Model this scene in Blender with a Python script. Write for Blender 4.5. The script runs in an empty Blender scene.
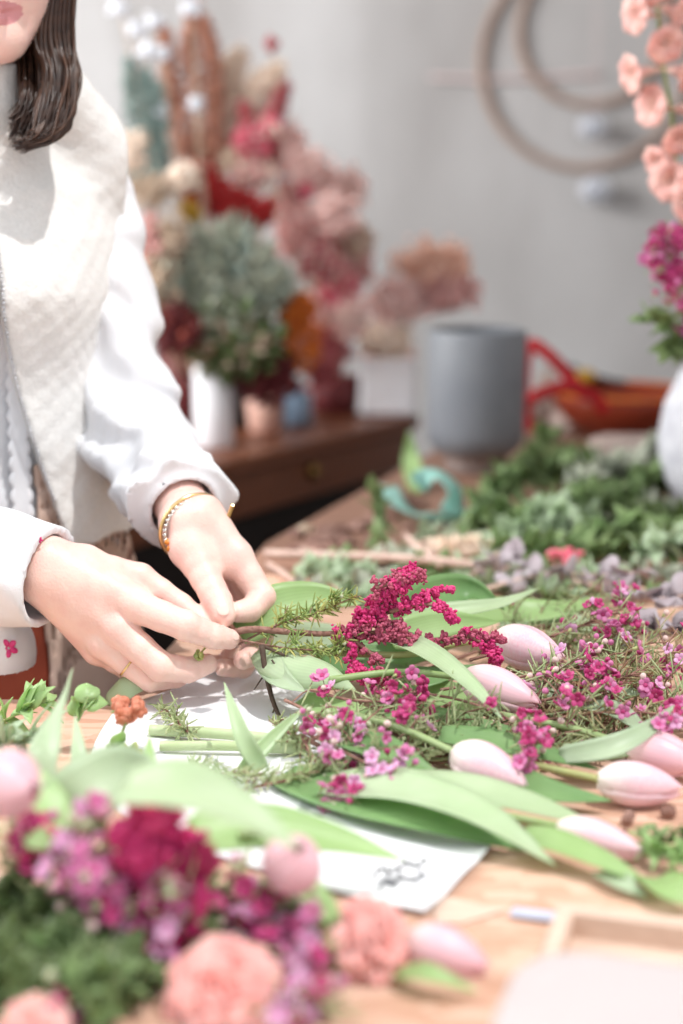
import bpy, math, random
import numpy as np
from mathutils import Vector, Matrix

random.seed(7)
RNG = np.random.default_rng(11)
SC = bpy.context.scene
COL = SC.collection
W_, H_ = 683, 1024
FPX = 1600.0
CAMZ = 1.39
TH = math.atan((512 - 190) / FPX)
TZ = 0.90            # worktable top


# ------------------------------------------------------------------ camera maths (photo measurements -> places)
def ray(px, py):
    a = (px - W_ / 2) / FPX
    b = -(py - H_ / 2) / FPX
    c, s = math.cos(TH), math.sin(TH)
    return np.array([a, c + b * s, -s + b * c])


def P(px, py, Y):
    d = ray(px, py)
    return np.array([0, 0, CAMZ]) + d * (Y / d[1])


def Q(px, py, z):
    d = ray(px, py)
    return np.array([0, 0, CAMZ]) + d * ((z - CAMZ) / d[2])


def V(*a):
    return np.array(a, float)


def nrm(v):
    v = np.asarray(v, float)
    return v / (np.linalg.norm(v) + 1e-12)


def catmull(pts, n=8):
    p = [np.asarray(q, float) for q in pts]
    if len(p) < 3:
        return [p[0] + (p[-1] - p[0]) * t for t in np.linspace(0, 1, n + 1)]
    p = [2 * p[0] - p[1]] + p + [2 * p[-1] - p[-2]]
    out = []
    for i in range(1, len(p) - 2):
        for k in range(n):
            t = k / n
            out.append(0.5 * ((2 * p[i]) + (p[i + 1] - p[i - 1]) * t + (2 * p[i - 1] - 5 * p[i] + 4 * p[i + 1] - p[i + 2]) * t * t
                              + (3 * p[i] - p[i - 1] - 3 * p[i + 1] + p[i + 2]) * t ** 3))
    out.append(p[-2])
    return out


def rvec():
    return nrm(RNG.normal(size=3))


def rotmats(n):
    q = RNG.normal(size=(n, 4))
    q /= np.linalg.norm(q, axis=1)[:, None]
    w, x, y, z = q.T
    return np.stack([np.stack([1 - 2 * (y * y + z * z), 2 * (x * y - z * w), 2 * (x * z + y * w)], 1),
                     np.stack([2 * (x * y + z * w), 1 - 2 * (x * x + z * z), 2 * (y * z - x * w)], 1),
                     np.stack([2 * (x * z - y * w), 2 * (y * z + x * w), 1 - 2 * (x * x + y * y)], 1)], 1)


def frame_z(d, roll=0.0):
    """rotation whose z axis is d"""
    d = nrm(d)
    a = np.array([0, 0, 1.0]) if abs(d[2]) < 0.9 else np.array([1.0, 0, 0])
    x = nrm(np.cross(a, d))
    y = np.cross(d, x)
    c, s = math.cos(roll), math.sin(roll)
    return np.stack([x * c + y * s, -x * s + y * c, d], 1)


# ------------------------------------------------------------------ mesh builder
def ico(sub):
    t = (1 + 5 ** .5) / 2
    v = [(-1, t, 0), (1, t, 0), (-1, -t, 0), (1, -t, 0), (0, -1, t), (0, 1, t), (0, -1, -t), (0, 1, -t), (t, 0, -1), (t, 0, 1), (-t, 0, -1), (-t, 0, 1)]
    f = [(0, 11, 5), (0, 5, 1), (0, 1, 7), (0, 7, 10), (0, 10, 11), (1, 5, 9), (5, 11, 4), (11, 10, 2), (10, 7, 6), (7, 1, 8),
         (3, 9, 4), (3, 4, 2), (3, 2, 6), (3, 6, 8), (3, 8, 9), (4, 9, 5), (2, 4, 11), (6, 2, 10), (8, 6, 7), (9, 8, 1)]
    v = [nrm(q) for q in v]
    for _ in range(sub):
        c, nf = {}, []

        def m(i, j):
            k = (min(i, j), max(i, j))
            if k not in c:
                v.append(nrm(v[i] + v[j]))
                c[k] = len(v) - 1
            return c[k]
        for a, b, d in f:
            x, y, z = m(a, b), m(b, d), m(d, a)
            nf += [(a, x, z), (b, y, x), (d, z, y), (x, y, z)]
        f = nf
    return np.array(v), np.array(f)


ICO = [ico(0), ico(1), ico(2), ico(3)]


class MB:
    def __init__(s):
        s.v, s.f, s.m, s.uv, s.n = [], [], [], [], 0

    def add(s, v, f, mi=0, uv=None):
        v = np.asarray(v, float).reshape(-1, 3)
        s.v.append(v)
        if isinstance(f, np.ndarray):
            s.f.append(('a', f + s.n, mi))
        else:
            s.f.append(('l', [tuple(int(i) + s.n for i in q) for q in f], mi))
        s.uv.append(np.zeros((len(v), 2)) if uv is None else np.asarray(uv, float))
        s.n += len(v)

    def inst(s, base, pos, scale, rots=None, mi=0):
        bv, bf = base
        pos = np.asarray(pos, float).reshape(-1, 3)
        n = len(pos)
        if n == 0:
            return
        sc = np.asarray(scale, float)
        if sc.ndim == 0:
            sc = np.full((n, 3), float(sc))
        elif sc.ndim == 1:
            sc = np.repeat(sc[:, None], 3, 1)
        vv = bv[None] * sc[:, None, :]
        if rots is None:
            rots = rotmats(n)
        vv = np.einsum('nij,nkj->nki', rots, vv) + pos[:, None]
        ff = bf[None] + (np.arange(n) * len(bv))[:, None, None]
        s.add(vv.reshape(-1, 3), ff.reshape(-1, bf.shape[1]), mi)

    def blob(s, c, r, sub=2, R=None, mi=0):
        r = np.array([r, r, r]) if np.isscalar(r) else np.array(r)
        s.inst(ICO[sub], [c], np.array([r]), np.array([np.eye(3) if R is None else R]), mi)

    def tube(s, pts, rad, n=6, mi=0, cap=True):
        pts = [np.asarray(p, float) for p in pts]
        k = len(pts)
        rad = [rad] * k if np.isscalar(rad) else list(np.interp(np.linspace(0, 1, k), np.linspace(0, 1, len(rad)), rad))
        T = [nrm(pts[min(i + 1, k - 1)] - pts[max(i - 1, 0)]) for i in range(k)]
        u = nrm(np.cross(T[0], [0.31, 0.2, 0.93]))
        vs, fs, uv = [], [], []
        for i in range(k):
            u = nrm(u - T[i] * np.dot(u, T[i]))
            w = np.cross(T[i], u)
            for j in range(n):
                a = 2 * math.pi * j / n
                vs.append(pts[i] + rad[i] * (math.cos(a) * u + math.sin(a) * w))
                uv.append((j / n, i / max(k - 1, 1)))
        for i in range(k - 1):
            for j in range(n):
                j2 = (j + 1) % n
                fs.append((i * n + j, i * n + j2, (i + 1) * n + j2, (i + 1) * n + j))
        if cap:
            fs.append(tuple(range(n))[::-1])
            fs.append(tuple((k - 1) * n + j for j in range(n)))
        s.add(vs, fs, mi, uv)

    def box(s, c, size, R=None, mi=0, bev=0.0):
        h = np.array(size) / 2.0
        b = min(bev, min(h) * .9)
        if b <= 0:
            v = np.array([[x, y, z] for x in (-1, 1) for y in (-1, 1) for z in (-1, 1)]) * h
            f = [(0, 1, 3, 2), (4, 6, 7, 5), (0, 4, 5, 1), (2, 3, 7, 6), (0, 2, 6, 4), (1, 5, 7, 3)]
        else:
            v, idx = [], {}
            for x in (-1, 1):
                for y in (-1, 1):
                    for z in (-1, 1):
                        for ax in range(3):
                            q = np.array([x, y, z]) * (h - b)
                            q[ax] = (x, y, z)[ax] * h[ax]
                            idx[(x, y, z, ax)] = len(v)
                            v.append(q)
            f = []
            for ax in range(3):
                o = [i for i in range(3) if i != ax]
                for sg in (-1, 1):
                    q = []
                    for (p, r) in ((-1, -1), (1, -1), (1, 1), (-1, 1)):
                        k = [0, 0, 0]
                        k[ax], k[o[0]], k[o[1]] = sg, p, r
                        q.append(idx[tuple(k) + (ax,)])
                    f.append(tuple(q))
            for ax in range(3):
                o = [i for i in range(3) if i != ax]
                for p in (-1, 1):
                    for r in (-1, 1):
                        k1 = [0, 0, 0]; k2 = [0, 0, 0]
                        k1[ax], k1[o[0]], k1[o[1]] = -1, p, r
                        k2[ax], k2[o[0]], k2[o[1]] = 1, p, r
                        f.append((idx[tuple(k1) + (o[0],)], idx[tuple(k2) + (o[0],)], idx[tuple(k2) + (o[1],)], idx[tuple(k1) + (o[1],)]))
            for x in (-1, 1):
                for y in (-1, 1):
                    for z in (-1, 1):
                        f.append(tuple(idx[(x, y, z, a)] for a in range(3)))
            v = np.array(v)
        if R is not None:
            v = v @ np.asarray(R).T
        s.add(v + np.array(c), f, mi)

    def lathe(s, prof, c, n=48, mi=0, wob=None):
        vs, fs = [], []
        for i, (r, z) in enumerate(prof):
            for j in range(n):
                a = 2 * math.pi * j / n
                rr = r * (1 + (wob(a, z) if wob else 0))
                vs.append((c[0] + rr * math.cos(a), c[1] + rr * math.sin(a), c[2] + z))
        for i in range(len(prof) - 1):
            for j in range(n):
                j2 = (j + 1) % n
                fs.append((i * n + j, i * n + j2, (i + 1) * n + j2, (i + 1) * n + j))
        s.add(vs, fs, mi)

    def poly(s, pts, z0, z1, mi=0):
        n = len(pts)
        v = [(p[0], p[1], z0) for p in pts] + [(p[0], p[1], z1) for p in pts]
        f = [tuple(range(n))[::-1], tuple(range(n, 2 * n))] + [(i, (i + 1) % n, n + (i + 1) % n, n + i) for i in range(n)]
        s.add(v, f, mi)

    def blade(s, pts, width, up=(0, 0, 1), cup=0.25, thick=0.0007, n=14, prof=None, ruffle=0.0, mi=0, twist=0.0, m=6):
        """a leaf or petal: centre line pts, half-width profile, curved across, with real thickness"""
        c = catmull(pts, max(2, n // (max(len(pts) - 1, 1))))
        k = len(c)
        up = nrm(up)
        prof = prof or (lambda t: (math.sin(math.pi * min(1, (t * .92 + .08)) ** .62)) ** .85 if t < 1 else 0.0)
        top, bot, uv = [], [], []
        for i in range(k):
            t = i / (k - 1)
            T = nrm(c[min(i + 1, k - 1)] - c[max(i - 1, 0)])
            S = nrm(np.cross(T, up))
            N = np.cross(S, T)
            if twist:
                a = twist * t
                S, N = S * math.cos(a) + N * math.sin(a), N * math.cos(a) - S * math.sin(a)
            w = max(width * .5 * prof(t), 2e-4)
            for j in range(m + 1):
                q = 2 * j / m - 1
                h = cup * w * (q * q) + (ruffle * w * math.sin(9 * t + 3 * q) * abs(q) if ruffle else 0)
                pt = c[i] + S * (q * w) + N * h
                top.append(pt + N * thick / 2)
                bot.append(pt - N * thick / 2)
                uv.append((j / m, t))
        nv = len(top)
        fs = []
        g = m + 1
        for i in range(k - 1):
            for j in range(m):
                a, b, d, e = i * g + j, i * g + j + 1, (i + 1) * g + j + 1, (i + 1) * g + j
                fs.append((a, b, d, e))
                fs.append((nv + a, nv + e, nv + d, nv + b))
            for j in (0, m):
                a, b = i * g + j, (i + 1) * g + j
                fs.append((a, b, nv + b, nv + a) if j == 0 else (a, nv + a, nv + b, b))
        for i in (0, k - 1):
            for j in range(m):
                a, b = i * g + j, i * g + j + 1
                fs.append((a, nv + a, nv + b, b) if i == 0 else (a, b, nv + b, nv + a))
        s.add(top + bot, fs, mi, uv + uv)

    def mesh(s, name, mats, off=(0, 0, 0), smooth=True):
        me = bpy.data.meshes.new(name)
        if s.n:
            v = np.concatenate(s.v) - np.asarray(off, float)
            uvv = np.concatenate(s.uv)
            li, ls, mi = [], [], []
            for kind, f, m in s.f:
                if kind == 'a':
                    li.append(f.reshape(-1))
                    ls.append(np.full(len(f), f.shape[1]))
                    mi.append(np.full(len(f), m))
                else:
                    li.append(np.array([i for q in f for i in q]))
                    ls.append(np.array([len(q) for q in f]))
                    mi.append(np.full(len(f), m))
            li, ls, mi = np.concatenate(li), np.concatenate(ls), np.concatenate(mi)
            me.vertices.add(len(v))
            me.vertices.foreach_set('co', v.astype(np.float32).ravel())
            me.loops.add(len(li))
            me.loops.foreach_set('vertex_index', li.astype(np.int32))
            me.polygons.add(len(ls))
            me.polygons.foreach_set('loop_start', (np.cumsum(ls) - ls).astype(np.int32))
            me.polygons.foreach_set('material_index', mi.astype(np.int32))
            me.polygons.foreach_set('use_smooth', np.full(len(ls), bool(smooth)))
            me.update(calc_edges=True)
            u = me.uv_layers.new(name='UVMap')
            u.data.foreach_set('uv', uvv[li].astype(np.float32).ravel())
        for m in (mats if isinstance(mats, (list, tuple)) else [mats]):
            me.materials.append(m)
        return me

    def build(s, name, mats, parent=None, smooth=True, tags=None, org=None):
        off = np.zeros(3)
        if parent is not None:
            off = np.array(parent['_o'])
        elif org is not None:
            off = np.array(org, float)
        o = bpy.data.objects.new(name, s.mesh(name, mats, off, smooth))
        COL.objects.link(o)
        if parent is not None:
            o.parent = parent
        else:
            o.location = off
        o['_o'] = [float(x) for x in off]
        if tags:
            tag(o, *tags)
        return o


def tag(o, label, cat, group=None):
    o['label'], o['category'] = label, cat
    if group:
        o['group'] = group
    return o


def root(name, label, cat, loc, group=None):
    o = bpy.data.objects.new(name, None)
    COL.objects.link(o)
    o.empty_display_size = 0.02
    o.location = [float(x) for x in loc]
    o['_o'] = [float(x) for x in loc]
    return tag(o, label, cat, group)


def place(name, me, parent, loc, R, sc=1.0):
    """one more copy of a shared mesh, as a part of parent"""
    o = bpy.data.objects.new(name, me)
    COL.objects.link(o)
    o.parent = parent
    M = Matrix([list(r) for r in (R * sc)]).to_4x4()
    M.translation = Vector(np.asarray(loc, float) - np.array(parent['_o']))
    o.matrix_local = M
    return o


# ------------------------------------------------------------------ materials
MATS = {}


def srgb(r, g, b):
    f = lambda c: c / 12.92 if c <= .04045 else ((c + .055) / 1.055) ** 2.4
    return tuple(f(x / 255) for x in (r, g, b))


def mat(name, col, col2=None, rough=.55, scale=30, trans=0.0, bump=0.0, bscale=200, sheen=0.0, metal=0.0, sss=0.0, spec=.4,
        uvgrad=None, veins=0.0, detail=4, stretch=None, ssscol=None, transmission=0.0, ior=1.45):
    m = bpy.data.materials.new(name)
    m.use_nodes = True
    nt = m.node_tree
    N, L = nt.nodes, nt.links
    b = N['Principled BSDF']
    out = N['Material Output']
    b.inputs['Roughness'].default_value = rough
    b.inputs['Metallic'].default_value = metal
    b.inputs['Specular IOR Level'].default_value = spec
    if sheen:
        b.inputs['Sheen Weight'].default_value = sheen
    if transmission:
        b.inputs['Transmission Weight'].default_value = transmission
        b.inputs['IOR'].default_value = ior
    if sss:
        b.inputs['Subsurface Weight'].default_value = sss
        b.inputs['Subsurface Radius'].default_value = ssscol or (.012, .005, .003)
        b.inputs['Subsurface Scale'].default_value = 1.0
    tc = N.new('ShaderNodeTexCoord')
    col2 = col2 or tuple(c * .8 for c in col)
    no = N.new('ShaderNodeTexNoise')
    no.inputs['Scale'].default_value = scale
    no.inputs['Detail'].default_value = detail
    if stretch:
        mp = N.new('ShaderNodeMapping')
        mp.inputs['Scale'].default_value = stretch
        L.new(tc.outputs['Object'], mp.inputs['Vector'])
        L.new(mp.outputs['Vector'], no.inputs['Vector'])
    else:
        L.new(tc.outputs['Object'], no.inputs['Vector'])
    rp = N.new('ShaderNodeValToRGB')
    rp.color_ramp.elements[0].position, rp.color_ramp.elements[1].position = .35, .65
    rp.color_ramp.elements[0].color = (*col, 1)
    rp.color_ramp.elements[1].color = (*col2, 1)
    L.new(no.outputs['Fac'], rp.inputs['Fac'])
    cur = rp.outputs['Color']
    if uvgrad or veins:
        sep = N.new('ShaderNodeSeparateXYZ')
        L.new(tc.outputs['UV'], sep.inputs['Vector'])
    if uvgrad:
        mr = N.new('ShaderNodeMapRange')
        mr.inputs['From Min'].default_value, mr.inputs['From Max'].default_value = uvgrad[1], uvgrad[2]
        L.new(sep.outputs['Y'], mr.inputs['Value'])
        mx = N.new('ShaderNodeMix')
        mx.data_type = 'RGBA'
        mx.inputs['A'].default_value = (*uvgrad[0], 1)
        L.new(mr.outputs['Result'], mx.inputs['Factor'])
        L.new(cur, mx.inputs['B'])
        cur = mx.outputs['Result']
    if veins:
        ml = N.new('ShaderNodeMath'); ml.operation = 'MULTIPLY'; ml.inputs[1].default_value = 70
        L.new(sep.outputs['X'], ml.inputs[0])
        sn = N.new('ShaderNodeMath'); sn.operation = 'SINE'
        L.new(ml.outputs[0], sn.inputs[0])
        mr2 = N.new('ShaderNodeMapRange')
        mr2.inputs['From Min'].default_value, mr2.inputs['From Max'].default_value = -1, 1
        mr2.inputs['To Min'].default_value, mr2.inputs['To Max'].default_value = 1 - veins, 1
        L.new(sn.outputs[0], mr2.inputs['Value'])
        hs = N.new('ShaderNodeHueSaturation')
        L.new(mr2.outputs['Result'], hs.inputs['Value'])
        L.new(cur, hs.inputs['Color'])
        cur = hs.outputs['Color']
    L.new(cur, b.inputs['Base Color'])
    if bump:
        nb = N.new('ShaderNodeTexNoise')
        nb.inputs['Scale'].default_value = bscale
        nb.inputs['Detail'].default_value = 3
        L.new(tc.outputs['Object'], nb.inputs['Vector'])
        bp = N.new('ShaderNodeBump')
        bp.inputs['Strength'].default_value = bump
        bp.inputs['Distance'].default_value = .004
        L.new(nb.outputs['Fac'], bp.inputs['Height'])
        L.new(bp.outputs['Normal'], b.inputs['Normal'])
    if trans:
        t = N.new('ShaderNodeBsdfTranslucent')
        hs = N.new('ShaderNodeHueSaturation')
        hs.inputs['Saturation'].default_value = 1.15
        hs.inputs['Value'].default_value = 1.25
        L.new(cur, hs.inputs['Color'])
        L.new(hs.outputs['Color'], t.inputs['Color'])
        mx = N.new('ShaderNodeMixShader')
        mx.inputs['Fac'].default_value = trans
        L.new(b.outputs['BSDF'], mx.inputs[1])
        L.new(t.outputs['BSDF'], mx.inputs[2])
        L.new(mx.outputs['Shader'], out.inputs['Surface'])
    MATS[name] = m
    return m


M = MATS
mat('leaf_pale', (.60, .70, .50), (.52, .64, .41), .38, 14, .4, veins=.05)
mat('leaf_light', (.50, .66, .34), (.42, .59, .26), .38, 14, .42, veins=.06)
mat('leaf_mid', (.29, .46, .20), (.20, .37, .14), .38, 14, .36, veins=.08)
mat('leaf_grey', (.56, .66, .48), (.47, .58, .40), .40, 14, .38, veins=.06)
mat('leaf_dark', (.085, .13, .04), (.16, .22, .08), .45, 30, .25)
mat('leaf_herb', (.17, .27, .10), (.30, .40, .18), .45, 40, .3)
mat('leaf_sage', (.56, .58, .47), (.42, .46, .36), .6, 25, .25)
mat('leaf_blue', (.22, .32, .30), (.30, .38, .34), .6, 25, .2)
mat('leaf_mauve', (.46, .39, .42), (.55, .50, .53), .55, 30, .25)
mat('needle', (.33, .42, .20), (.56, .60, .36), .5, 60, .3)
mat('needle_red', (.42, .24, .14), (.46, .48, .25), .5, 60, .25)
mat('needle_yellow', (.56, .53, .19), (.30, .42, .14), .5, 60, .3)
mat('stem_green', (.30, .42, .16), (.36, .46, .22), .45, 40, .15)
mat('stem_cut', (.50, .60, .33), (.57, .66, .42), .4, 40, .2)
mat('stem_yellow', (.48, .48, .20), (.42, .47, .2), .45, 40, .15)
mat('stem_brown', (.20, .09, .065), (.33, .18, .14), .7, 120, bump=.5)
mat('stem_dark', (.055, .035, .025), (.10, .06, .04), .7, 120, bump=.4)
mat('twig_pale', (.66, .49, .42), (.50, .34, .28), .65, 60, bump=.4)
mat('tulip_petal', (.91, .67, .73), (.93, .77, .81), .36, 9, .38, uvgrad=((.92, .88, .82), .0, .45), veins=.04, stretch=(60, 60, 20))
mat('tulip_petal_deep', (.91, .60, .67), (.92, .69, .74), .36, 9, .36, uvgrad=((.92, .80, .77), .0, .40), veins=.05)
mat('carnation', (.92, .50, .46), (.93, .64, .60), .55, 30, .38, uvgrad=((.86, .33, .28), .0, .45))
mat('magenta', (.62, .03, .19), (.80, .09, .30), .5, 90, .3)
mat('magenta_deep', (.30, .015, .07), (.48, .03, .13), .5, 90, .25)
mat('celosia_dusty', (.60, .15, .24), (.46, .08, .14), .55, 90, .25)
mat('wax_magenta', (.46, .03, .16), (.62, .09, .27), .45, 90, .25)
mat('wax_pink', (.62, .18, .40), (.72, .30, .50), .45, 90, .3)
mat('wax_lilac', (.72, .40, .62), (.78, .50, .68), .45, 90, .3)
mat('wax_centre', (.22, .01, .06), (.3, .03, .1), .35, 90)
mat('bud_pale', (.74, .55, .50), (.80, .62, .60), .4, 90, .2)
mat('bud_green', (.52, .58, .36), (.60, .62, .45), .4, 90, .2)
mat('rust_flower', (.60, .20, .11), (.70, .30, .20), .6, 90, .2)
mat('orange_flower', (.75, .22, .03), (.62, .14, .02), .6, 50, .25)
mat('red_flower', (.40, .015, .015), (.52, .03, .03), .6, 50, .2)
mat('burgundy', (.11, .015, .02), (.17, .03, .03), .6, 50, .1)
mat('pink_hot', (.80, .16, .25), (.84, .28, .34), .55, 50, .3)
mat('pink_dusty', (.72, .40, .37), (.82, .54, .50), .6, 50, .3)
mat('pink_pale', (.90, .66, .62), (.92, .76, .71), .6, 50, .35)
mat('plume_red', (.50, .11, .13), (.60, .2, .2), .7, 50, .3)
mat('cream', (.92, .80, .68), (.94, .86, .78), .7, 50, .35)
mat('terracotta_grass', (.46, .20, .13), (.58, .30, .21), .7, 50, .25)
mat('tan', (.52, .39, .28), (.62, .49, .37), .7, 50, .2)
mat('mustard', (.62, .36, .03), (.5, .3, .04), .6, 50, .2)
mat('white_petal', (.86, .87, .90), (.80, .81, .85), .5, 40, .25)
mat('snap_pink', (.90, .60, .55), (.93, .72, .66), .5, 40, .4, uvgrad=((.93, .82, .70), .0, .5))
mat('snap_peach', (.88, .60, .47), (.90, .68, .56), .5, 40, .35)
mat('skin', (.86, .60, .52), (.82, .52, .455), .42, 45, bump=.16, bscale=380, sss=.12, spec=.4)
mat('lips', (.62, .27, .28), (.64, .29, .30), .42, 80, sss=.1)
mat('nail', (.78, .52, .45), (.78, .53, .46), .5, 40, sss=.1, spec=.1)
mat('eye_white', (.85, .84, .82), None, .2, 40)
mat('iris', (.10, .06, .03), None, .2, 40)
mat('hair', (.022, .011, .008), (.05, .024, .015), .36, 90, spec=.45)
mat('hair_light', (.085, .040, .024), (.05, .025, .015), .38, 90, spec=.45)
mat('fleece', (.78, .765, .74), (.72, .705, .68), .95, 240, bump=.35, bscale=300, sheen=.3, spec=.1)
mat('blouse', (.77, .77, .79), (.72, .73, .76), .8, 12, bump=.25, bscale=900, sheen=.1, spec=.15)
mat('apron_cloth', (.56, .41, .34), (.52, .37, .30), .85, 20, bump=.2, bscale=700, spec=.15)
mat('skirt_cloth', (.26, .055, .03), (.2, .04, .022), .85, 20, bump=.2, bscale=700, spec=.15)
mat('zip_metal', (.62, .62, .64), None, .35, 40, metal=1)
mat('gold', (.83, .60, .30), (.75, .50, .22), .24, 40, metal=1)
mat('silver', (.78, .76, .72), None, .22, 40, metal=1)
mat('amber', (.75, .30, .05), (.55, .17, .02), .2, 40)
mat('stoneware_grey', (.165, .175, .195), (.205, .215, .23), .5, 9, bump=.15, bscale=120)
mat('stoneware_foot', (.20, .15, .135), (.25, .2, .18), .75, 40)
mat('white_ceramic', (.88, .88, .90), (.82, .82, .85), .45, 15)
mat('white_plaster', (.62, .62, .65), (.48, .48, .52), .85, 45, bump=.9, bscale=120)
mat('blue_ceramic', (.22, .33, .46), (.28, .38, .5), .4, 15)
mat('peach_ceramic', (.66, .40, .32), (.6, .35, .28), .5, 15)
mat('mint_ribbon', (.34, .62, .55), (.42, .70, .64), .35, 20, .25, spec=.5)
mat('red_ribbon', (.55, .012, .02), (.45, .01, .015), .4, 20, .15)
mat('rust_bowl', (.27, .035, .012), (.2, .03, .012), .4, 20)
mat('paper_cream', (.74, .62, .55), (.68, .55, .49), .8, 20, .2)
mat('wood_pale', (.66, .50, .40), (.58, .42, .33), .55, 8, stretch=(3, 30, 30))
mat('wood_hoop', (.40, .28, .22), (.34, .23, .18), .6, 20)
mat('bark', (.20, .10, .075), (.32, .19, .15), .8, 60, bump=.6)
mat('plastic_frost', (.70, .645, .635), (.66, .60, .60), .5, 6, .25, transmission=.15, ior=1.3, spec=.25)
mat('plastic_white', (.88, .85, .86), None, .4, 6, .2)
mat('tag_blue', (.50, .52, .62), (.42, .45, .56), .4, 30)
mat('ink', (.10, .10, .11), None, .8, 60)
mat('black_matte', (.012, .011, .012), None, .6, 40)
mat('brass_dark', (.30, .18, .06), None, .4, 40, metal=1)
mat('cord', (.78, .62, .60), None, .7, 40)


def wood_dark(name, c1, c2, rough=.5):
    m = mat(name, c1, c2, rough, 6, stretch=(2.2, 22, 22), bump=.15, bscale=90)
    return m


wood_dark('wood_counter', (.20, .065, .028), (.12, .038, .017), .4)
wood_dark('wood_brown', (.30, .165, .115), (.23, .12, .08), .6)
wood_dark('wood_black', (.016, .009, .007), (.010, .006, .005), .6)


def mat_osb():
    m = bpy.data.materials.new('strand_board')
    m.use_nodes = True
    nt = m.node_tree
    N, L = nt.nodes, nt.links
    b = N['Principled BSDF']
    b.inputs['Roughness'].default_value = .6
    b.inputs['Specular IOR Level'].default_value = .3
    tc = N.new('ShaderNodeTexCoord')
    cols = []
    for k, (rot, sc) in enumerate(((.4, (26, 90, 26)), (2.0, (20, 75, 20)))):
        mp = N.new('ShaderNodeMapping')
        mp.inputs['Rotation'].default_value = (0, 0, rot)
        mp.inputs['Scale'].default_value = sc
        L.new(tc.outputs['Object'], mp.inputs['Vector'])
        vo = N.new('ShaderNodeTexVoronoi')
        vo.inputs['Scale'].default_value = 1.0
        vo.inputs['Randomness'].default_value = 1.0
        L.new(mp.outputs['Vector'], vo.inputs['Vector'])
        sp = N.new('ShaderNodeSeparateColor')
        L.new(vo.outputs['Color'], sp.inputs['Color'])
        cols.append(sp.outputs['Red'])
    nz = N.new('ShaderNodeTexNoise')
    nz.inputs['Scale'].default_value = 22
    L.new(tc.outputs['Object'], nz.inputs['Vector'])
    gt = N.new('ShaderNodeMath'); gt.operation = 'GREATER_THAN'; gt.inputs[1].default_value = .5
    L.new(nz.outputs['Fac'], gt.inputs[0])
    mx = N.new('ShaderNodeMix')
    L.new(gt.outputs[0], mx.inputs['Factor'])
    L.new(cols[0], mx.inputs['A'])
    L.new(cols[1], mx.inputs['B'])
    rp = N.new('ShaderNodeValToRGB')
    e = rp.color_ramp.elements
    e[0].position, e[0].color = 0.0, (*srgb(188, 147, 124), 1)
    e[1].position, e[1].color = 1.0, (*srgb(210, 177, 157), 1)
    x = e.new(.5); x.color = (*srgb(200, 162, 140), 1)
    L.new(mx.outputs['Result'], rp.inputs['Fac'])
    L.new(rp.outputs['Color'], b.inputs['Base Color'])
    bp = N.new('ShaderNodeBump'); bp.inputs['Strength'].default_value = .2; bp.inputs['Distance'].default_value = .002
    L.new(mx.outputs['Result'], bp.inputs['Height'])
    L.new(bp.outputs['Normal'], b.inputs['Normal'])
    M['osb'] = m


mat_osb()


def mat_wall():
    m = bpy.data.materials.new('concrete_wall')
    m.use_nodes = True
    nt = m.node_tree
    N, L = nt.nodes, nt.links
    b = N['Principled BSDF']
    b.inputs['Roughness'].default_value = .85
    tc = N.new('ShaderNodeTexCoord')
    n1 = N.new('ShaderNodeTexNoise'); n1.inputs['Scale'].default_value = 1.6; n1.inputs['Detail'].default_value = 6
    mp = N.new('ShaderNodeMapping'); mp.inputs['Scale'].default_value = (1.5, 1, .7)
    L.new(tc.outputs['Object'], mp.inputs['Vector'])
    L.new(mp.outputs['Vector'], n1.inputs['Vector'])
    rp = N.new('ShaderNodeValToRGB')
    e = rp.color_ramp.elements
    e[0].position, e[0].color = .3, (*srgb(160, 156, 154), 1)
    e[1].position, e[1].color = .7, (*srgb(192, 190, 189), 1)
    L.new(n1.outputs['Fac'], rp.inputs['Fac'])
    L.new(rp.outputs['Color'], b.inputs['Base Color'])
    bp = N.new('ShaderNodeBump'); bp.inputs['Strength'].default_value = .25
    L.new(n1.outputs['Fac'], bp.inputs['Height'])
    L.new(bp.outputs['Normal'], b.inputs['Normal'])
    M['wall'] = m


mat_wall()
mat('floor_dark', (.05, .04, .035), (.035, .028, .025), .6, 5)
mat('paint_white', (.80, .80, .79), (.77, .77, .76), .8, 4)


def mat_paper():
    m = mat('printed_paper', (.86, .86, .88), (.83, .83, .85), .7, 5, .12, bump=.1, bscale=30)
    nt = m.node_tree
    N, L = nt.nodes, nt.links
    b = N['Principled BSDF']
    lk = b.inputs['Base Color'].links[0]
    src = lk.from_socket
    tc = N.new('ShaderNodeTexCoord')
    n = N.new('ShaderNodeTexNoise'); n.inputs['Scale'].default_value = 16; n.inputs['Detail'].default_value = 7; n.inputs['Roughness'].default_value = .6
    L.new(tc.outputs['Object'], n.inputs['Vector'])
    rp = N.new('ShaderNodeValToRGB')
    rp.color_ramp.elements[0].position, rp.color_ramp.elements[0].color = .60, (0, 0, 0, 1)
    rp.color_ramp.elements[1].position, rp.color_ramp.elements[1].color = .64, (1, 1, 1, 1)
    L.new(n.outputs['Fac'], rp.inputs['Fac'])
    mx = N.new('ShaderNodeMix'); mx.data_type = 'RGBA'
    mx.inputs['B'].default_value = (*srgb(176, 178, 182), 1)
    L.new(rp.outputs['Color'], mx.inputs['Factor'])
    L.new(src, mx.inputs['A'])
    L.new(mx.outputs['Result'], b.inputs['Base Color'])


mat_paper()

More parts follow.
